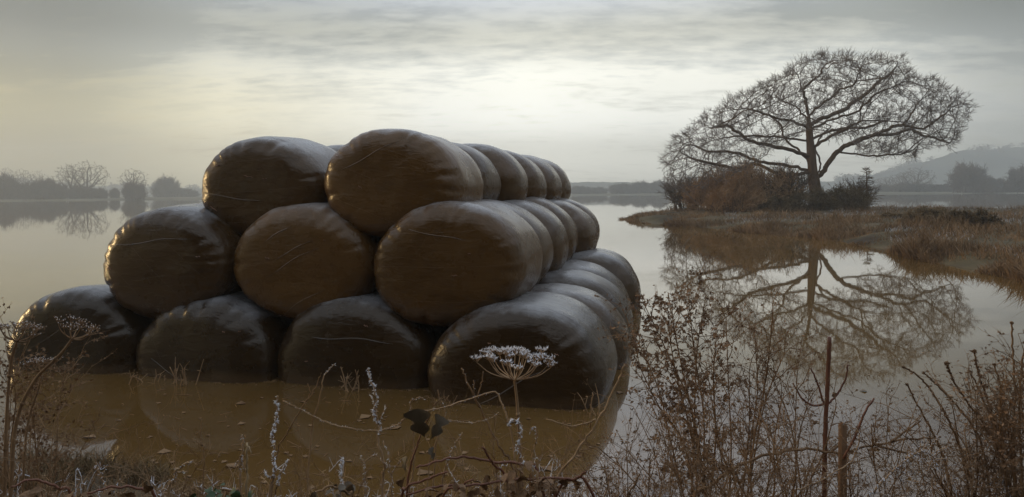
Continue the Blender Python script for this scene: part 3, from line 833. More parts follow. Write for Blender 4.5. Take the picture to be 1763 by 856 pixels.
for i, (x, t, wd, Y) in enumerate([(1000, 321, 40, 400), (1030, 323, 36, 410), (1068, 317, 46, 395), (1103, 314, 44, 400), (1135, 312, 44, 390)]):
    far(x, t, Y, fb[i % 2], (7, 6)[i % 2], wd, (10, 9)[i % 2], i * 1.1, cl_[i], 'bush', gc, BN, 'bush')
rl = ['tall brown tree clump on the far right shore', 'brown tree clump at the right edge of the picture', 'grey round tree left of the tall brown clump', 'grey tree nearest the oak on the far right shore', 'grey bushy tree between the two grey ones', 'low brown bush right of the tall brown clump', 'small dark shrub at the far right waterline', 'tall grey tree just past the right edge']
for i, (x, t, wd, Y, k) in enumerate([(1668, 284, 62, 262, 0), (1757, 290, 50, 258, 1), (1578, 288, 62, 300, 0), (1528, 304, 40, 330, 1), (1553, 297, 44, 320, 1), (1712, 308, 44, 275, 1), (1738, 318, 16, 255, 0), (1800, 280, 60, 262, 0)]):
    if i in (2, 3, 4): far(x, t, Y, ft[k], 10, wd, (11, 10)[k], i * 0.9, rl[i], 'tree', gr_)
    else: far(x, t, Y, fb[k], (7, 6)[k], wd, (10, 9)[k], i * 0.9, rl[i], 'tree' if i != 6 else 'shrub', gr_, BN, 'bush')
hr = ['low hedge under the grey trees on the far right shore', 'low hedge right of the grey trees on the far shore', 'low hedge under the right hand brown clumps', 'low hedge nearest the oak on the far right shore']
for i, (x, t, wd, Y) in enumerate([(1570, 315, 70, 305), (1622, 318, 60, 300), (1700, 317, 70, 285), (1520, 319, 50, 320)]):
    far(x, t, Y, fb[i % 2], (7, 6)[i % 2], wd, (10, 9)[i % 2], i * 1.7, hr[i], 'hedge', gr_, BN, 'bush')

# woods on the far hillside
rng = random.Random(77); wd_ = MB()
for k in range(330):
    tx_ = rng.uniform(0.52, 1.1) if k < 250 else rng.uniform(-1.1, -0.5); vv = rng.uniform(0.12, 1.0) ** 0.8
    if nz(tx_ * 14, vv * 5, 1, 17) < 0.0: continue
    p = Vector(fhill((tx_ + 1.5) / 3.0, vv)); rr = rng.uniform(3.0, 6.5)
    for q in range(46):
        d = rv(rng); c = p + Vector((d.x * rr * 1.3, d.y * rr, abs(d.z) * rr * 1.25))
        av = rv(rng).normalized() * rng.uniform(.7, 1.6); wd_.leaf(c, av, av.orthogonal().normalized() * av.length * .6)
tag(wd_.build('woods', MT['farbark']), 'hazy bare woods on the far hillsides', 'woods', kind='stuff')

# hedge behind the photographer, seen only as a dark gleam in the film
hb = thicket(71, 6.0, 3.0, 4.6, 60, 20, 0.012, ('darkstem', 'olive'), 14, 0.12)
hl = ['left end', 'left of centre', 'centre', 'right of centre', 'right end']
for i in range(5):
    x = -11 + 5.5 * i
    place('hedge', hb, (x, -7.5, bankz(x, -7.5) - 0.05), (1.25, 1.2, 1.95), i * 1.2, 'tall dark hedge behind the viewer, ' + hl[i], 'hedge', 'hedge behind the viewer', BN)

# ------------------------------------------------------------------ dead grass on the tongue of land
rng = random.Random(5); gb = MB()
def blade(mb, p, hgt, wd, rng, lean=0.45):
    a = rng.uniform(0, 6.28); w_ = Vector((math.cos(a), math.sin(a), 0)) * wd
    b = a + rng.uniform(-1.5, 1.5); d = Vector((math.cos(b), math.sin(b), 0)) * hgt * rng.uniform(0.05, lean)
    k = len(mb.v); m = p + Vector((0, 0, hgt * .6)) + d * 0.35; t = p + Vector((0, 0, hgt)) + d
    mb.v += [p - w_, p + w_, m + w_ * .8, m - w_ * .8, t]
    mb.f += [(k, k + 1, k + 2, k + 3), (k + 3, k + 2, k + 4)]
cnt = 0
while cnt < 72000:
    u = rng.random() ** 0.8
    edge = rng.random() < 0.40
    v = rng.random() ** 3 * 0.22 if edge else rng.random() ** 1.4
    p = land(u * 0.995, v)
    dn = nz(p.x, p.y, 0.45, 12)
    if dn < -0.02:
        if rng.random() < (0.25 if edge else 0.74): cnt += 1; continue
    if p.z < -0.06: cnt += 1; continue
    hgt = rng.uniform(0.04, 0.19) * (1.0 + dn * 3.0)
    if edge: hgt *= rng.uniform(0.7, 1.6)
    blade(gb, p - Vector((0, 0, .03)), hgt, rng.uniform(0.006, 0.014) * (0.6 + p.y / 45), rng, 1.1); cnt += 1
tag(gb.build('grass', MT['grass']), 'dead brown grass and reeds covering the tongue of land', 'grass', kind='stuff')
# frosted tufts
fg = MB()
for k in range(20000):
    u = rng.uniform(0.25, 0.98); v = rng.uniform(0.05, 0.9); p = land(u, v)
    if nz(p.x, p.y, 0.3, 21) < 0.08: continue
    blade(fg, p, rng.uniform(.05, .16), rng.uniform(.006, .013), rng, 1.6)
tag(fg.build('frosted_grass', MT['rime']), 'white frosted grass tips in patches on the tongue of land', 'grass', kind='stuff')

# ------------------------------------------------------------------ plants on the near bank
def path(px, Y, dy=0.0, n=6, wob=0.0, rng=None, root=True):
    """trace a stem through photo pixels (tip first) at distance Y, carried on down to the bank"""
    pts = []
    for i, q in enumerate(px):
        x, y = q[0], q[1]; yy = q[2] if len(q) > 2 else Y + dy * i / max(1, len(px) - 1)
        pts.append(P(x, y, yy))
    if root:
        l = pts[-1]; zb = bankz(l.x, l.y) - 0.03
        if l.z > zb + 0.02:
            d = (pts[-1] - pts[-2]); d.normalize()
            k = min(0.5, abs((l.z - zb)) * 0.4)
            e = Vector((l.x + d.x * k, l.y + d.y * k, zb)); e.z = bankz(e.x, e.y) - 0.03
            pts.append(e)
    sp = spline(pts, n)
    if wob and rng:
        for p in sp[1:-1]: p += rv(rng, wob)
    return sp
def taper(n, r0, r1): return [r0 + (r1 - r0) * i / max(1, n - 1) for i in range(n)]
def frost(mb, pts, upto, dens, size, rng, thick=0.0):
    """hoar crystals along the first part of a path"""
    n = max(2, int(len(pts) * upto))
    for i in range(n - 1):
        a, b = pts[i], pts[i + 1]; ln = (b - a).length
        k = max(1, int(ln * dens))
        for q in range(k):
            p = a.lerp(b, rng.random()); d = rv(rng).normalized() * size * rng.uniform(0.4, 1.3)
            mb.spike(p + d * 0.15, d, size * rng.uniform(0.16, 0.34))
            if thick and rng.random() < 0.35: mb.blob(p + rv(rng, thick), thick * rng.uniform(.4, 1), rng)
def leaf_mesh(rng, ln, wd, lobes=0, fold=0.3, curl=0.4):
    """leaf blade with a midrib fold; lobes > 0 gives an ivy-like outline"""
    mb = MB(); n = 9
    for i in range(n + 1):
        t = i / n
        wv = wd * (math.sin(math.pi * min(1, t * 0.92 + 0.08)) ** 0.8)
        if lobes: wv = wd * (0.25 + 0.75 * abs(math.cos(math.pi * (t - 0.18) * 2.1))) * (1 - t * t * 0.75) * (1 if t > 0 else 0.6)
        else: wv *= 1 + 0.12 * ((i % 2) * 2 - 1)
        if i == n: wv = 0.0005
        z = -curl * ln * t * t
        mb.v += [Vector((-wv, t * ln, z + fold * wv)), Vector((0, t * ln, z)), Vector((wv, t * ln, z + fold * wv * rng.uniform(.7, 1.2)))]
        mb.v += [p - Vector((0, 0, 0.0012)) for p in mb.v[-3:]]
    for i in range(n):
        a = i * 6; b = a + 6
        mb.f += [(a, a + 1, b + 1, b), (a + 1, a + 2, b + 2, b + 1), (a + 3, b + 3, b + 4, a + 4), (a + 4, b + 4, b + 5, a + 5)]
    return mb
def plant(name, base, label, cat, group=None):
    return tag(empty(name, base), label, cat, group)

def hogweed(tip, Y, stem_px, rad_m, tilt, nray, frosty, label, seed, stem_r=0.0055):
    rng = random.Random(seed)
    c = P(tip[0], tip[1], Y)
    st = path(stem_px, Y, 0.03)
    st[0] = c
    o = plant('hogweed', st[-1], label, 'hogweed', 'dead hogweed stalks')
    b = MB(); b.tube(st, taper(len(st), stem_r * 0.8, stem_r * 1.25), 7)
    for q in (0.3, 0.62): b.blob(st[int(len(st) * q)], stem_r * 1.7, rng)
    sm_ = MT['stem'] if frosty > .5 else MT['darkstem']
    b.build('stem', sm_, o, True)
    up = (st[0] - st[min(3, len(st) - 1)]).normalized()
    upv = (up * 0.4 + Vector((tilt, 0.15, 1))).normalized()
    ax = upv.cross(Vector((0, 1, 0))).normalized(); ay = upv.cross(ax).normalized()
    rays = MB()
    for k in range(nray):
        a = k * 2.399; r = rad_m * math.sqrt((k + 0.6) / nray)
        h = rad_m * (0.36 + 0.26 * rng.random()) + 0.10 * (rad_m - r)
        e = c + ax * math.cos(a) * r + ay * math.sin(a) * r + upv * h
        m = c + (ax * math.cos(a) + ay * math.sin(a)) * r * 0.62 + upv * h * 0.36
        rp = spline([c, m, e], 4)
        rays.tube(rp, taper(len(rp), 0.0022, 0.0013), 4, cap=False)
        hd = MB(); fr = MB()
        for q in range(9):
            a2 = q * 2.399; r2 = 0.021 * math.sqrt((q + .5) / 9) * rng.uniform(.8, 1.3)
            e2 = e + ax * math.cos(a2) * r2 + ay * math.sin(a2) * r2 + upv * rng.uniform(.010, .018)
            hd.tube([e, e2], [0.0011, 0.0008], 3, cap=False)
            hd.blob(e2, 0.0026, rng)
            if frosty:
                for z in range(int(3 * frosty) + 1):
                    d = (rv(rng) + upv * 0.5).normalized() * rng.uniform(.005, .012) * (0.6 + 0.5 * frosty); fr.spike(e2 + d * .1, d, rng.uniform(.0013, .0026))
        h_ = hd.build('flower_head', sm_, o)
        if fr.f:
            fo = link(bpy.data.objects.new('frost', fr.mesh('frost', MT['frost'], False, o.location)), h_)
    rays.build('umbel_rays', sm_, o)
    if frosty:
        f2 = MB(); frost(f2, st, 0.25, 160 * frosty, 0.006, rng)
        f2.build('frost', MT['frost'], o)
    return o
hogweed((886, 655), 2.3, [(886, 655), (890, 690), (893, 740), (896, 800), (896, 860)], 0.136, 0.16, 24, 1.0, 'large frosted hogweed umbel in front of the corner bale', 1)
hogweed((30, 588), 2.5, [(30, 588), (20, 620), (14, 680), (10, 760), (8, 850)], 0.075, 0.2, 12, 0.08, 'brown hogweed umbel at the left edge of the picture', 2)
hogweed((124, 584), 2.45, [(124, 584), (110, 603), (92, 622), (60, 655), (30, 720), (20, 820)], 0.072, 0.28, 11, 0.15, 'leaning brown hogweed umbel in front of the leftmost bale', 3)
hogweed((72, 640), 2.6, [(72, 640), (66, 670), (48, 730), (40, 830)], 0.05, -0.1, 9, 0.1, 'small dark hogweed umbel low between the two left ones', 4, 0.004)

def frosted_stem(px, Y, r, dens, size, label, seed, m='stem', upto=0.8, thick=0.0, side=(), group='frosted dead stems', name='frosted_weed', dy=0.0):
    rng = random.Random(seed)
    st = path(px, Y, dy, 6, r * 1.2, rng)
    o = plant(name if dens else 'dead_weed', st[-1], label, 'weed', group)
    b = MB(); b.tube(st, taper(len(st), r * 0.6, r * 1.2), 5)
    f = MB()
    if dens: frost(f, st, upto, dens, size, rng, thick)
    b.build('stem', MT[m], o, True)
    for s in side:
        sp = path(s, Y, 0, 5, r * .8, rng, root=False)
        q = MB(); q.tube(sp, taper(len(sp), r * .45, r * .7), 4); q.build('shoot', MT[m], o, True)
        if dens: frost(f, sp, 0.9, dens * .8, size * .9, rng, thick * .7)
    if f.f: f.build('frost', MT['frost'], o)
    return o
frosted_stem([(478, 682), (477, 705), (473, 740), (470, 775), (472, 810), (464, 856)], 2.4, 0.0055, 520, 0.010, 'thick white frosted stem left of the sagging bramble runner', 11, thick=0.006, side=[[(498, 792), (484, 815), (474, 850)], [(455, 812), (462, 822), (470, 818)]])
frosted_stem([(633, 634), (641, 660), (649, 688), (643, 714), (654, 735), (652, 760), (662, 800), (658, 856)], 2.4, 0.0045, 420, 0.010, 'tall crooked white stem in front of the third bottom bale', 12, upto=0.6, thick=0.005, side=[[(638, 680), (646, 700), (650, 722)], [(664, 700), (656, 718), (648, 730)]])
frosted_stem([(577, 627), (563, 640), (556, 656), (549, 690), (536, 745), (530, 850)], 2.5, 0.0028, 300, 0.007, 'thin frosted stem with a hooked tip before the third bottom bale', 13, upto=0.3)
frosted_stem([(417, 749), (418, 775), (414, 800), (416, 856)], 2.3, 0.0045, 380, 0.007, 'forked white stem beside the tan straw stalk', 14, side=[[(405, 806), (411, 792), (417, 782)], [(420, 812), (419, 796), (417, 780)]])
frosted_stem([(425, 762), (425, 800), (424, 856)], 2.28, 0.0052, 60, 0.005, 'bare tan straw stalk at the bottom left', 15, 'straw', 0.15, side=[[(432, 780), (428, 772), (425, 766)]])
frosted_stem([(590, 790), (587, 812), (588, 835), (586, 860)], 2.25, 0.0035, 520, 0.009, 'short frosted seed head above the dark leaf at the bottom', 16, thick=0.005)
frosted_stem([(620, 785), (627, 800), (628, 830), (630, 862)], 2.3, 0.003, 330, 0.008, 'short frosted twig left of the ivy stem', 17, side=[[(650, 780), (640, 786), (626, 796)]])
frosted_stem([(660, 760), (668, 785), (672, 815), (676, 862)], 2.35, 0.003, 300, 0.008, 'frosted twig with side shoots below the crooked white stem', 18, side=[[(655, 790), (664, 800), (671, 806)], [(690, 790), (680, 806), (674, 818)]])
frosted_stem([(796, 745), (782, 768), (772, 790), (764, 820), (760, 862)], 2.3, 0.003, 300, 0.007, 'pale frosted shoot right of the ivy leaves', 19, upto=0.5)
frosted_stem([(794, 634), (806, 660), (836, 720), (858, 765), (880, 800), (890, 860)], 2.45, 0.0042, 120, 0.006, 'long brown stem leaning right below the big umbel', 20, 'darkstem', 0.3, side=[[(832, 640), (828, 665), (820, 690)], [(815, 655), (817, 680), (826, 702)]])
frosted_stem([(876, 735), (880, 725), (892, 726), (898, 745), (890, 770), (905, 800), (922, 812), (925, 862)], 2.2, 0.0036, 430, 0.010, 'curled white frosted stem under the big umbel', 21, upto=0.75, thick=0.004)
frosted_stem([(912, 744), (918, 735), (924, 742), (921, 765), (917, 785), (920, 862)], 2.25, 0.0028, 330, 0.008, 'small white hooked stem right under the big umbel', 22, upto=0.5)
frosted_stem([(333, 793), (318, 800), (303, 811), (298, 832), (288, 860)], 2.2, 0.0042, 300, 0.007, 'bent frosted twig at the bottom left', 23, side=[[(322, 812), (314, 812), (304, 813)], [(276, 848), (284, 842), (292, 850)]])
frosted_stem([(163, 796), (170, 812), (182, 835), (196, 852), (200, 875)], 2.2, 0.003, 260, 0.007, 'small frosted sprig in the bottom left corner', 24, side=[[(184, 800), (178, 812), (174, 820)], [(206, 825), (198, 838), (192, 848)]])
frosted_stem([(348, 722), (345, 745), (347, 765), (352, 772), (350, 830)], 3.0, 0.003, 0, 0.006, 'thin dark twig standing in the shallows at the left', 25, 'darkstem', side=[[(330, 756), (338, 758), (348, 768)]], group='dark dead stems')
frosted_stem([(553, 642), (540, 672), (517, 706), (497, 742), (478, 775), (466, 856)], 2.6, 0.003, 0, 0.006, 'brown twig slanting behind the thick white stem', 26, 'darkstem', side=[[(490, 724), (497, 735), (500, 738)], [(530, 660), (534, 676), (528, 690)]], group='dark dead stems')
frosted_stem([(1076, 628), (1062, 662), (1036, 714), (1000, 768), (964, 816), (945, 865)], 2.35, 0.0045, 0, 0.006, 'long brown cane slanting across the edge of the bale reflection', 27, 'stem', side=[[(1020, 676), (1018, 700), (1016, 738)], [(940, 722), (985, 734), (1016, 726), (1026, 722)]], group='dark dead stems')
frosted_stem([(1102, 816), (1085, 850), (1078, 880)], 2.2, 0.005, 0, 0.006, 'short brown cane at the bottom edge right of the brambles', 28, 'darkstem', group='dark dead stems')
frosted_stem([(710, 686), (706, 700), (712, 740), (712, 800), (705, 860)], 2.5, 0.0034, 120, 0.006, 'stem with a withered curled leaf behind the ivy', 29, 'stem', 0.4, side=[[(730, 688), (722, 684), (712, 690)]])
frosted_stem([(12, 700), (10, 760), (6, 820), (4, 870)], 2.6, 0.008, 0, 0.006, 'thick dark upright stalk at the left edge', 30, 'darkstem', group='dark dead stems')
frosted_stem([(35, 742), (36, 790), (34, 850)], 3.0, 0.004, 0, 0.006, 'thin dark upright stalk near the left edge', 31, 'darkstem', group='dark dead stems')
frosted_stem([(858, 710), (840, 722), (805, 728), (770, 724), (756, 740), (748, 800)], 2.4, 0.0022, 300, 0.005, 'short frosted runner arching right of the ivy leaves', 32, upto=0.7)
frosted_stem([(1450, 728), (1470, 738), (1480, 752), (1470, 790), (1440, 812), (1408, 830), (1380, 842), (1360, 870)], 2.3, 0.0026, 260, 0.006, 'frosted tendril looping round the short stake', 33, upto=0.9)
frosted_stem([(760, 690), (766, 720), (742, 786), (735, 860)], 2.35, 0.0024, 160, 0.006, 'frosted thin stem beside the ivy leaves', 34, upto=0.4)

# sagging bramble runner
rng = random.Random(61)
st = path([(487, 690), (520, 706), (560, 726), (605, 738), (650, 741), (685, 731), (706, 713), (760, 703), (800, 690), (850, 675), (862, 690), (872, 716), (884, 770), (890, 850)], 2.5, -0.2, 8, 0.002, rng)
o = plant('bramble_runner', st[-1], 'long thin frosted runner sagging across the water before the bales', 'bramble')
b = MB(); b.tube(st, taper(len(st), 0.0022, 0.0034), 5); b.build('stem', MT['stem'], o, True)
f = MB(); frost(f, st, 0.8, 330, 0.0055, rng); f.build('frost', MT['frost'], o)

# ivy stem with two big dark leaves
st = path([(741, 716), (726, 745), (716, 775), (706, 805), (700, 860)], 2.3, 0, 6, 0.002, rng)
o = plant('ivy_shoot', st[-1], 'reddish shoot carrying two large dark ivy leaves', 'ivy')
b = MB(); b.tube(st, taper(len(st), 0.002, 0.005), 6); b.build('stem', MT['redstem'], o, True)
for (px, py, ln, wd, rx, ry, rz) in [(720, 704, 0.100, 0.050, -1.5, 0.1, 2.9), (758, 716, 0.074, 0.036, -1.15, -0.6, 3.9), (700, 786, 0.045, 0.022, -1.0, 0.3, 2.2), (738, 774, 0.04, 0.02, -0.9, 0.2, 4.4)]:
    lo = link(bpy.data.objects.new('leaf', leaf_mesh(rng, ln, wd, 3, 0.35, 0.35).mesh('leaf', MT['ivy'], True)), o)
    lo.location = P(px, py, 2.27) - o.location; lo.rotation_euler = (rx, ry, rz)

# bramble clump at the bottom
def bramble(canes, Y, nleaf, centre, spread, label, seed, mleaf='deadleaf', mstem='redstem', lsize=(0.02, 0.045)):
    rng = random.Random(seed)
    base = P(centre[0], centre[1], Y); base.z = bankz(base.x, base.y)
    o = plant('bramble', base, label, 'bramble', 'bramble clumps on the near bank')
    for c in canes:
        st = path(c, Y, 0.1, 6, 0.004, rng)
        b = MB(); b.tube(st, taper(len(st), 0.003, 0.0055), 6)
        for p, q in zip(st, st[1:]):
            if rng.random() < .6: d = rv(rng).normalized() * 0.008; b.spike(p + d * .4, d, 0.0018)
        b.build('cane', MT[mstem], o, True)
        f = MB(); frost(f, st, 0.6, 40, 0.005, rng); f.build('frost', MT['frost'], o)
    lm = [leaf_mesh(rng, 1.0, rng.uniform(.32, .45), 0, .4, rng.uniform(.1, .7)).mesh('leaf', MT[mleaf], True) for _ in range(4)]
    for k in range(nleaf):
        lo = link(bpy.data.objects.new('leaf', lm[k % 4]), o)
        p = P(centre[0] + rng.gauss(0, spread[0]), centre[1] + rng.gauss(0, spread[1]), Y + rng.uniform(-.12, .2))
        lo.location = p - o.location; s = rng.uniform(*lsize); lo.scale = (s, s, s)
        lo.rotation_euler = (rng.uniform(-1.4, 0.6), rng.uniform(-.7, .7), rng.uniform(0, 6.28))
    return o
bramble([[(716, 806), (760, 792), (800, 787), (850, 796), (905, 800), (930, 830)], [(700, 852), (760, 838), (830, 834), (900, 826), (980, 826), (1020, 850)], [(830, 770), (850, 800), (880, 850)], [(1010, 812), (990, 826), (960, 850)]], 2.2, 60, (900, 836), (55, 16), 'tangle of red brambles and dark leaves at the bottom centre', 71)
bramble([[(770, 812), (740, 824), (700, 840), (690, 870)], [(815, 826), (790, 840), (760, 866)]], 2.2, 26, (770, 848), (45, 10), 'low brambles left of the red tangle', 72)
bramble([[(540, 850), (570, 838), (600, 850), (610, 870)]], 2.15, 12, (572, 850), (22, 7), 'clump of dark leaves at the bottom under the frosted seed head', 73, 'ivy', 'darkstem', (0.03, 0.06))
bramble([[(380, 842), (400, 848), (420, 868)]], 2.15, 26, (392, 856), (22, 8), 'small clump of green leaves at the bottom left', 74, 'green', 'darkstem', (0.018, 0.034))
bramble([[(20, 838), (60, 826), (100, 840), (130, 870)], [(150, 850), (200, 838), (250, 846), (270, 870)]], 2.15, 44, (150, 856), (100, 9), 'brown leafy brambles in the bottom left corner', 75)

# twiggy shrubs on the right
def shrub(base_px, Y, tips, label, seed, twigs=16, leaves=3, r=0.006, leaf=0.009, m='darkstem', ml='deadleaf', bow=0.1, dY=0.45, cat='shrub', group='bare shrubs on the near bank', name='shrub'):
    rng = random.Random(seed)
    b0 = P(base_px[0], base_px[1], Y)
    zb = bankz(b0.x, b0.y) - 0.03
    foot = Vector((b0.x, b0.y, zb))
    o = plant(name, foot, label, cat, group)
    tw = MB(); lv = MB()
    def sprout(p, d, ln, rad, depth):
        n = 4; pts = [p.copy()]
        dd = d.normalized()
        for i in range(n):
            dd = (dd + rv(rng, 0.35)).normalized(); pts.append(pts[-1] + dd * ln / n)
        tw.tube(pts, taper(n + 1, rad, rad * .45), 4 if depth == 0 else 3, cap=False)
        for i in range(leaves):
            q = pts[rng.randint(1, n)] + rv(rng, leaf * .8)
            av = rv(rng).normalized() * leaf * rng.uniform(.5, 1.25); lv.leaf(q, av, av.orthogonal().normalized() * av.length * rng.uniform(.4, .7))
        if depth < 2:
            for i in range(3 if depth == 0 else 2):
                k = rng.randint(1, n); sprout(pts[k], (dd + rv(rng, 1.3)).normalized(), ln * rng.uniform(.35, .65), rad * .65, depth + 1)
    for tp in tips:
        e = P(tp[0], tp[1], Y + rng.uniform(-dY, dY) * 0.6)
        f0 = foot + Vector((rng.uniform(-.08, .08), rng.uniform(-.06, .06), 0))
        v = e - f0
        mid = f0 + v * 0.5 + Vector((-v.x * bow, 0, abs(v.x) * bow + 0.03)) + rv(rng, 0.04)
        st = spline([f0, f0.lerp(mid, .5) + rv(rng, .02), mid, mid.lerp(e, .5) + rv(rng, .03), e], 5)
        b = MB(); b.tube(st, taper(len(st), r, r * .35), 5); b.build('branch', MT[m], o, True)
        for k in range(twigs):
            i = rng.randint(int(len(st) * .22), len(st) - 1)
            d = (st[i] - st[i - 1]).normalized()
            sprout(st[i], (d + rv(rng, 1.1)).normalized(), rng.uniform(.07, .22), r * .38, 0)
    tag(tw.build('twigs', MT[m], o), kind='stuff')
    if lv.f: tag(lv.build('leaves', MT[ml], o), kind='stuff')
    return o
shrub((1205, 770), 3.05, [(1092, 575), (1112, 530), (1150, 503), (1183, 492), (1216, 508), (1150, 560), (1095, 618), (1235, 560)], 'tall twiggy shrub with withered leaves beside the stack of bales', 81, 20, 2, 0.0055, 0.011)
shrub((1265, 800), 2.9, [(1250, 548), (1300, 585), (1330, 556), (1215, 620), (1290, 640), (1350, 610)], 'twiggy brown shrub in the middle of the right hand thicket', 82, 16, 1, 0.005, 0.007)
shrub((1370, 830), 2.8, [(1325, 640), (1372, 655), (1392, 690), (1440, 700), (1345, 690), (1300, 700)], 'loose shrub left of the thin red stake', 83, 12, 1, 0.005, 0.007)
shrub((1165, 850), 2.6, [(1090, 700), (1060, 740), (1120, 690), (1170, 680), (1215, 700), (1030, 770)], 'low shrub with bare twigs over the pale water right of the reflection', 84, 9, 1, 0.0035, 0.006)
shrub((1300, 870), 2.5, [(1225, 730), (1270, 720), (1320, 725), (1365, 745), (1200, 780), (1410, 770)], 'low tangled shrub at the bottom of the right hand thicket', 85, 15, 1, 0.004, 0.006)
shrub((1520, 870), 2.6, [(1460, 770), (1500, 730), (1530, 700), (1570, 720), (1610, 745), (1440, 800)], 'low shrub behind the frosted frond', 86, 14, 1, 0.004, 0.006)
shrub((1660, 880), 2.7, [(1600, 730), (1640, 700), (1680, 690), (1710, 700), (1740, 690), (1580, 770), (1660, 740)], 'dense shrub at the foot of the seeded stems', 87, 18, 1, 0.005, 0.007)
shrub((1770, 880), 2.5, [(1720, 690), (1750, 650), (1775, 620), (1735, 740), (1760, 720), (1800, 680), (1715, 770)], 'dark dense shrub in the bottom right corner', 88, 30, 2, 0.005, 0.008)
shrub((1100, 880), 2.35, [(1040, 800), (1080, 790), (1120, 780), (1150, 800), (1010, 830)], 'small brown twig clump right of the red brambles', 89, 14, 1, 0.0035, 0.007)
shrub((1420, 890), 2.35, [(1370, 800), (1400, 790), (1440, 800), (1480, 790), (1340, 820)], 'brown twig clump at the foot of the stakes', 90, 14, 1, 0.0035, 0.006)
shrub((40, 780), 2.8, [(10, 600), (40, 610), (75, 625), (110, 650), (20, 660), (90, 680)], 'dim twiggy shrub under the left hogweed umbels', 91, 14, 2, 0.004, 0.008)

shrub((560, 880), 2.3, [(520, 800), (550, 810), (600, 815), (640, 800), (500, 830)], 'small brown twig clump left of the ivy shoot', 92, 8, 0, 0.0028, 0.006)
shrub((830, 880), 2.3, [(740, 770), (790, 760), (850, 775), (900, 770), (930, 790), (700, 800), (970, 800)], 'brown twig tangle behind the red brambles', 93, 9, 0, 0.003, 0.006)
shrub((280, 880), 2.5, [(200, 790), (240, 780), (300, 775), (350, 790), (390, 800)], 'brown twig clump on the mud at the bottom left', 94, 9, 0, 0.003, 0.006)
shrub((1010, 880), 2.4, [(960, 790), (1000, 780), (1040, 790), (1070, 770), (930, 810)], 'brown twig clump over the edge of the reflection', 95, 12, 0, 0.003, 0.006)
shrub((1230, 885), 2.25, [(1160, 790), (1200, 775), (1250, 780), (1290, 770), (1330, 790)], 'matted twig clump at the bottom right of the reflection edge', 96, 18, 0, 0.003, 0.006)
shrub((1600, 885), 2.3, [(1540, 800), (1580, 790), (1630, 785), (1680, 790), (1520, 830)], 'matted twig clump under the seeded stems', 97, 20, 0, 0.003, 0.006)
shrub((100, 885), 2.4, [(40, 770), (90, 760), (140, 775), (180, 790), (10, 790)], 'matted twig clump in the bottom left corner', 98, 14, 0, 0.003, 0.006)

# stakes
rng = random.Random(101)
st = path([(1428, 580), (1426, 640), (1422, 720), (1420, 800), (1419, 870)], 2.7, 0, 5, 0.0015, rng)
o = plant('sapling', st[-1], 'thin dark red upright stem with a forked shoot in the thicket', 'sapling')
b = MB(); b.tube(st, taper(len(st), 0.0075, 0.0095), 8); b.build('stem', MT['redstem'], o, True)
for s in ([(1396, 634), (1408, 662), (1417, 690), (1421, 696)], [(1460, 628), (1456, 652), (1444, 675), (1430, 692), (1421, 698)], [(1365, 660), (1380, 685), (1400, 698), (1421, 696)]):
    sp = path(s, 2.7, 0, 5, .002, rng, root=False); b = MB(); b.tube(sp, taper(len(sp), .003, .0048), 5); b.build('shoot', MT['redstem'], o, True)
f = MB(); av = Vector((0.012, 0, 0.006)); f.leaf(P(1437, 680, 2.7), av, Vector((.004, 0, -.011))); f.leaf(P(1403, 728, 2.7), av, Vector((.003, 0, -.008))); f.build('leaf', MT['deadleaf'], o)
b = MB(); zt = P(1451, 729, 2.5); zb = bankz(zt.x, zt.y) - .05
b.tube([Vector((zt.x - .008, zt.y, zb)), Vector((zt.x - .004, zt.y, (zt.z + zb) / 2)), zt - Vector((0, 0, .004)), zt + Vector((0.003, 0, .002))], [0.0165, 0.0155, 0.0145, 0.009], 9)
so_ = plant('stake', Vector((zt.x, zt.y, zb)), 'short weathered wooden stake right of the thin red stem', 'stake')
b.build('post', MT['wood'], so_, True)
b = MB(); sp = path([(1505, 686), (1488, 712), (1475, 745), (1452, 790)], 2.48, 0, 5, .002, rng, root=False); b.tube(sp, taper(len(sp), .0035, .005), 5); b.build('shoot', MT['redstem'], so_, True)
# fallen branch
st = path([(1620, 752), (1560, 757), (1500, 768), (1440, 780), (1378, 774), (1300, 790), (1220, 838), (1190, 870)], 2.75, -.2, 6, .006, rng)
o = plant('fallen_branch', st[-1], 'dark branch lying level through the thicket behind the stake', 'branch')
b = MB(); b.tube(st, taper(len(st), .0035, .0065), 7); b.build('stem', MT['darkstem'], o, True)
for s in ([(1585, 725), (1560, 742), (1535, 760)], [(1465, 740), (1450, 762), (1430, 779)], [(1590, 785), (1550, 778), (1510, 767)]):
    sp = path(s, 2.7, 0, 5, .002, rng, root=False); b = MB(); b.tube(sp, taper(len(sp), .003, .005), 5); b.build('twig', MT['darkstem'], o, True)

# frosted frond
st = path([(1612, 806), (1606, 786), (1585, 778), (1560, 792), (1530, 818), (1505, 846), (1490, 880)], 2.15, 0, 7, .002, rng)
o = plant('frosted_frond', st[-1], 'arched frosted frond at the bottom right', 'frond')
b = MB(); b.tube(st, taper(len(st), .002, .004), 5); b.build('stem', MT['stem'], o, True)
f = MB(); frost(f, st, .95, 420, .009, rng, .004)
for k in range(3, len(st) - 10, 2):
    d = (st[k + 1] - st[k]).normalized(); s = d.cross(Vector((0, 1, 0)))
    for sg in (-1, 1):
        e = st[k] + s * sg * rng.uniform(.02, .06) - d * .015 + rv(rng, .01)
        b = MB(); b.tube([st[k], e], [.0014, .0009], 3, cap=False); b.build('leaflet', MT['stem'], o)
        frost(f, [st[k], e], 1, 330, .005, rng)
f.build('frost', MT['frost'], o)

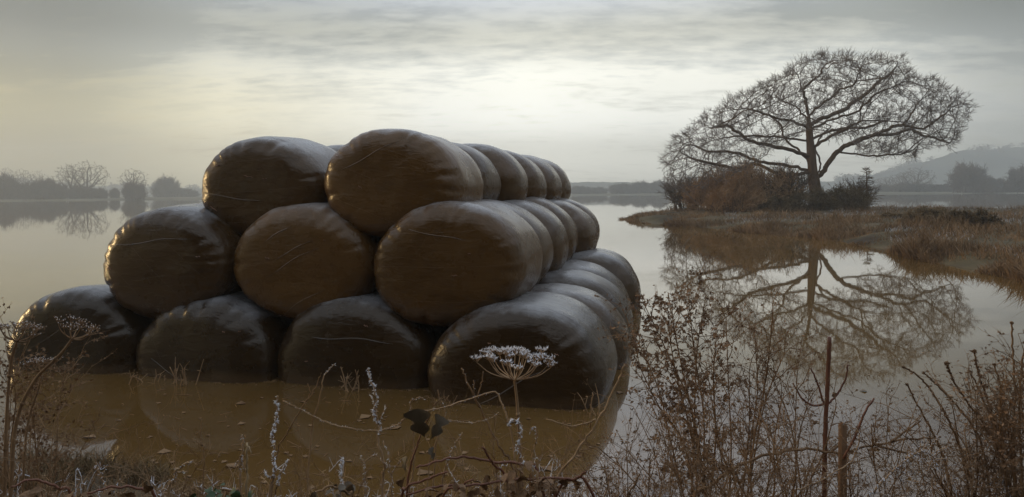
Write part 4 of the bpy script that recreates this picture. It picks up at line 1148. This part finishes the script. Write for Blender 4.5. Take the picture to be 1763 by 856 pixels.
# seeded stems leaning in from the right
def seeded(px, Y, label, seed, head=0.013):
    rng = random.Random(seed)
    st = path(px, Y, 0, 9, .003, rng)
    o = plant('seeded_weed', st[-1], label, 'weed', 'seeded stems leaning in from the right')
    b = MB(); b.tube(st, taper(len(st), .003, .0052), 6); b.build('stem', MT['darkstem'], o, True)
    n = len(st)
    for k in range(0, int(n * .62)):
        if k and rng.random() < .35: continue
        s = MB(); c = st[k]; sz = head if k == 0 else head * rng.uniform(.35, .7)
        for q in range(14 if k == 0 else 7):
            d = rv(rng).normalized() * sz * rng.uniform(.5, 1.1); d.z *= .6
            s.spike(c + d * .1, d, sz * .28); 
        s.blob(c, sz * .55, rng)
        s.build('seed_head' if k == 0 else 'seed_whorl', MT['seed'], o)
    return o
sl_ = [([(1630, 626), (1640, 652), (1664, 690), (1700, 742), (1730, 800), (1745, 870)], 2.6, 'seeded stem with the second highest brown head on the right'),
       ([(1678, 605), (1684, 640), (1698, 684), (1714, 734), (1730, 800), (1740, 870)], 2.55, 'seeded stem with the highest thick brown head on the right'),
       ([(1555, 632), (1578, 645), (1602, 672), (1632, 722), (1660, 790), (1680, 870)], 2.65, 'leftmost seeded stem, bent far over the water'),
       ([(1590, 642), (1612, 662), (1652, 704), (1690, 765), (1705, 870)], 2.7, 'seeded stem with a drooping double head next to the leftmost'),
       ([(1670, 640), (1684, 668), (1700, 705), (1722, 765), (1735, 870)], 2.75, 'thin seeded stem between the two tall heads'),
       ([(1712, 628), (1722, 664), (1735, 720), (1745, 780), (1750, 870)], 2.6, 'seeded stem with a small flat head right of the thickest'),
       ([(1742, 556), (1744, 610), (1748, 680), (1745, 760), (1750, 870)], 2.5, 'tall thin seeded stem near the right edge'),
       ([(1562, 662), (1578, 694), (1600, 735), (1625, 790), (1640, 870)], 2.7, 'short seeded stem under the leftmost one'),
       ([(1765, 590), (1758, 650), (1756, 720), (1760, 870)], 2.45, 'seeded stem cut by the right edge')]
for i, (px, Y, lab) in enumerate(sl_): seeded(px, Y, lab, 200 + i, 0.017 if i in (0, 1) else 0.012)

# weeds standing in the shallows before the bales
def shallow(px, stems, label, seed, m='stem', spread=0.18, hgt=0.25):
    rng = random.Random(seed)
    g = G(*px); o = plant('dead_weed', g, label, 'weed', 'dead weeds standing in the water')
    for k in range(stems):
        f0 = g + Vector((rng.uniform(-spread, spread), rng.uniform(-.06, .06), -0.05)); h = hgt * rng.uniform(.4, 1)
        t_ = f0 + Vector((rng.uniform(-.12, .12), rng.uniform(-.05, .05), h))
        st = spline([f0, f0.lerp(t_, .5) + rv(rng, .025), t_], 5)
        b = MB(); b.tube(st, taper(len(st), .006, .003), 4)
        for q in range(3):
            i = rng.randint(3, len(st) - 1); d = rv(rng, .06) + Vector((0, 0, .03)); b.tube([st[i], st[i] + d], [.003, .002], 3, cap=False)
        b.build('stem', MT[m], o, True)
    return o
shallow((322, 661), 8, 'pale dead weed with a tall curved stalk before the second bottom bale', 301, hgt=.28)
shallow((240, 660), 6, 'low pale weed left of the curved stalk at the waterline', 302, hgt=.16)
shallow((600, 672), 9, 'tan dead weed standing before the third bottom bale', 303, hgt=.26, spread=.12)
shallow((100, 655), 5, 'small dark weed before the leftmost bottom bale', 304, 'darkstem', hgt=.18)
shallow((1022, 712), 4, 'single dead weed at the right foot of the corner bale', 305, hgt=.22, spread=.06)
shallow((765, 700), 6, 'dark weed between the third bale and the corner bale', 306, 'darkstem', hgt=.2, spread=.1)
shallow((1330, 425), 10, 'reedy weed before the right bank under the oak', 307, 'darkstem', hgt=.4, spread=.6)

# tussocks on the muddy corner at the left
def tussock(px, Y, n, hgt, wid, label, seed, m='olive'):
    rng = random.Random(seed); p0 = P(px, 700, Y); p0.z = bankz(p0.x, p0.y) - .02
    mb = MB()
    for k in range(n):
        a = rng.uniform(0, 6.28); r = wid * math.sqrt(rng.random()); p = p0 + Vector((math.cos(a) * r, math.sin(a) * r * .7, 0))
        blade(mb, p, hgt * rng.uniform(.4, 1), rng.uniform(.002, .004), rng, 1.4)
    tag(mb.build('tussock', MT[m], None, False, None), label, 'tussock', 'grass tussocks on the muddy corner')
tussock(130, 4.05, 500, .14, .22, 'dark tussock on the mud left of the pale pool', 401)
tussock(235, 3.95, 420, .12, .18, 'dark tussock below the end of the pale pool', 402)
tussock(40, 3.7, 600, .16, .25, 'dark tussock at the left edge of the mud', 403)
tussock(330, 3.7, 300, .10, .2, 'small tussock right of the others on the mud', 404, 'grass')
tussock(60, 4.35, 260, .10, .16, 'tussock at the outer tip of the mud', 405)

# litter: grass, leaves and straw on the bank and afloat
rng = random.Random(9); lb = MB()
while len(lb.f) < 26000:
    x = rng.uniform(-5.5, 5.5); y = rng.uniform(1.6, 4.6)
    if y > shore(x) + .06: continue
    p = Vector((x, y, bankz(x, y) - .01))
    if nz(x, y, 1.5, 30) < -.15 and rng.random() < .8: continue
    blade(lb, p, rng.uniform(.03, .14), rng.uniform(.0015, .0035), rng, 1.8)
tag(lb.build('bank_grass', MT['grass']), 'short dead grass and litter on the near bank', 'grass', kind='stuff')
# thin dry and frosted grass stems rising along the foot of the picture
dg, fz = MB(), MB()
for k in range(1500):
    x = rng.uniform(-2.6, 1.0) if rng.random() < .75 else rng.uniform(1.0, 2.6); y = rng.uniform(2.5, min(3.5, shore(x) + .25))
    if nz(x, y, 1.1, 44) < -.12: continue
    f0 = Vector((x, y, max(-.05, bankz(x, y) - .02))); hgt = (H - 0.437 * y - f0.z) + rng.uniform(-.06, .17) * rng.random()
    if hgt < .08: continue
    tp = f0 + Vector((rng.uniform(-.16, .16), rng.uniform(-.08, .08), hgt))
    st = spline([f0, f0.lerp(tp, .55) + rv(rng, .025), tp, tp + Vector((rng.uniform(-.07, .07), 0, rng.uniform(-.04, .02)))], 4)
    m_ = fz if rng.random() < .32 else dg
    m_.tube(st, taper(len(st), .0022, .0012), 3, cap=False)
    for q in range(5):
        i = rng.randint(len(st) // 2, len(st) - 1); d = rv(rng, .03) + Vector((0, 0, .012)); m_.tube([st[i], st[i] + d], [.0013, .0008], 3, cap=False)
    if m_ is fz: frost(fz, st[len(st) // 2:], 1, 150, .005, rng)
tag(dg.build('dry_grass', MT['stem']), 'thin dry grass stems along the foot of the picture', 'grass', kind='stuff')
tag(fz.build('frosted_grass', MT['frost']), 'thin frosted grass stems along the foot of the picture', 'grass', kind='stuff')
db = MB()
for k in range(520):
    if rng.random() < .7: p = G(rng.uniform(60, 1050), 660 + 200 * rng.random() ** .8)
    else: p = G(rng.uniform(1000, 1763), rng.uniform(560, 856))
    if p.y < shore(p.x): continue
    p.z = .004
    a = rng.uniform(0, 3.14); ln = rng.uniform(.008, .05) * (1 if rng.random() < .85 else 2.2)
    d = Vector((math.cos(a), math.sin(a), 0)) * ln
    if rng.random() < .6: db.tube([p - d, p + rv(rng, .01) * Vector((1, 1, 0)).length * .2, p + d], [.0018, .0025, .0015], 4)
    else: db.leaf(p, d * .5, Vector((-d.y, d.x, .1 * ln)) * .4)
for k in range(420):      # scum gathered along the bales' waterline
    ci = rng.randint(0, 3); x_, y_, _z = cols['bottom'][ci]
    s_ = rng.uniform(-.75, .75); q = Vector((x_, y_, 0)) + V * s_ + U * (0.02 - 0.14 * rng.random() ** 2 + 0.12 * (s_ / .75) ** 4)
    q.z = .004; a = rng.uniform(0, 3.14); ln = rng.uniform(.004, .022); d = Vector((math.cos(a), math.sin(a), 0)) * ln
    db.tube([q - d, q + d], [.002, .002], 4)
for i, v_ in enumerate(db.v):
    if v_.z < .002: v_.z = .002
tag(db.build('floating_debris', MT['darkstem']), 'bits of straw and leaf floating before the bales', 'debris', kind='stuff')

# ------------------------------------------------------------------ haze
mb = MB()
x0, x1, y0, y1, z0, z1 = -860, 860, -80, 860, -1.5, 62.0
mb.v = [Vector(p) for p in ((x0, y0, z0), (x1, y0, z0), (x1, y1, z0), (x0, y1, z0), (x0, y0, z1), (x1, y0, z1), (x1, y1, z1), (x0, y1, z1))]
mb.f = [(3, 2, 1, 0), (4, 5, 6, 7), (0, 1, 5, 4), (1, 2, 6, 5), (2, 3, 7, 6), (3, 0, 4, 7)]
hm = bpy.data.materials.new('haze'); hm.use_nodes = True
t = hm.node_tree; t.nodes.clear()
ov = t.nodes.new('ShaderNodeOutputMaterial'); pv = t.nodes.new('ShaderNodeVolumePrincipled')
pv.inputs['Color'].default_value = (0.93, 0.97, 0.94, 1); pv.inputs['Density'].default_value = 0.0014; pv.inputs['Anisotropy'].default_value = 0.35
t.links.new(pv.outputs[0], ov.inputs['Volume'])
tag(mb.build('haze', hm), 'thin grey winter mist over the flooded meadows', kind='stuff')
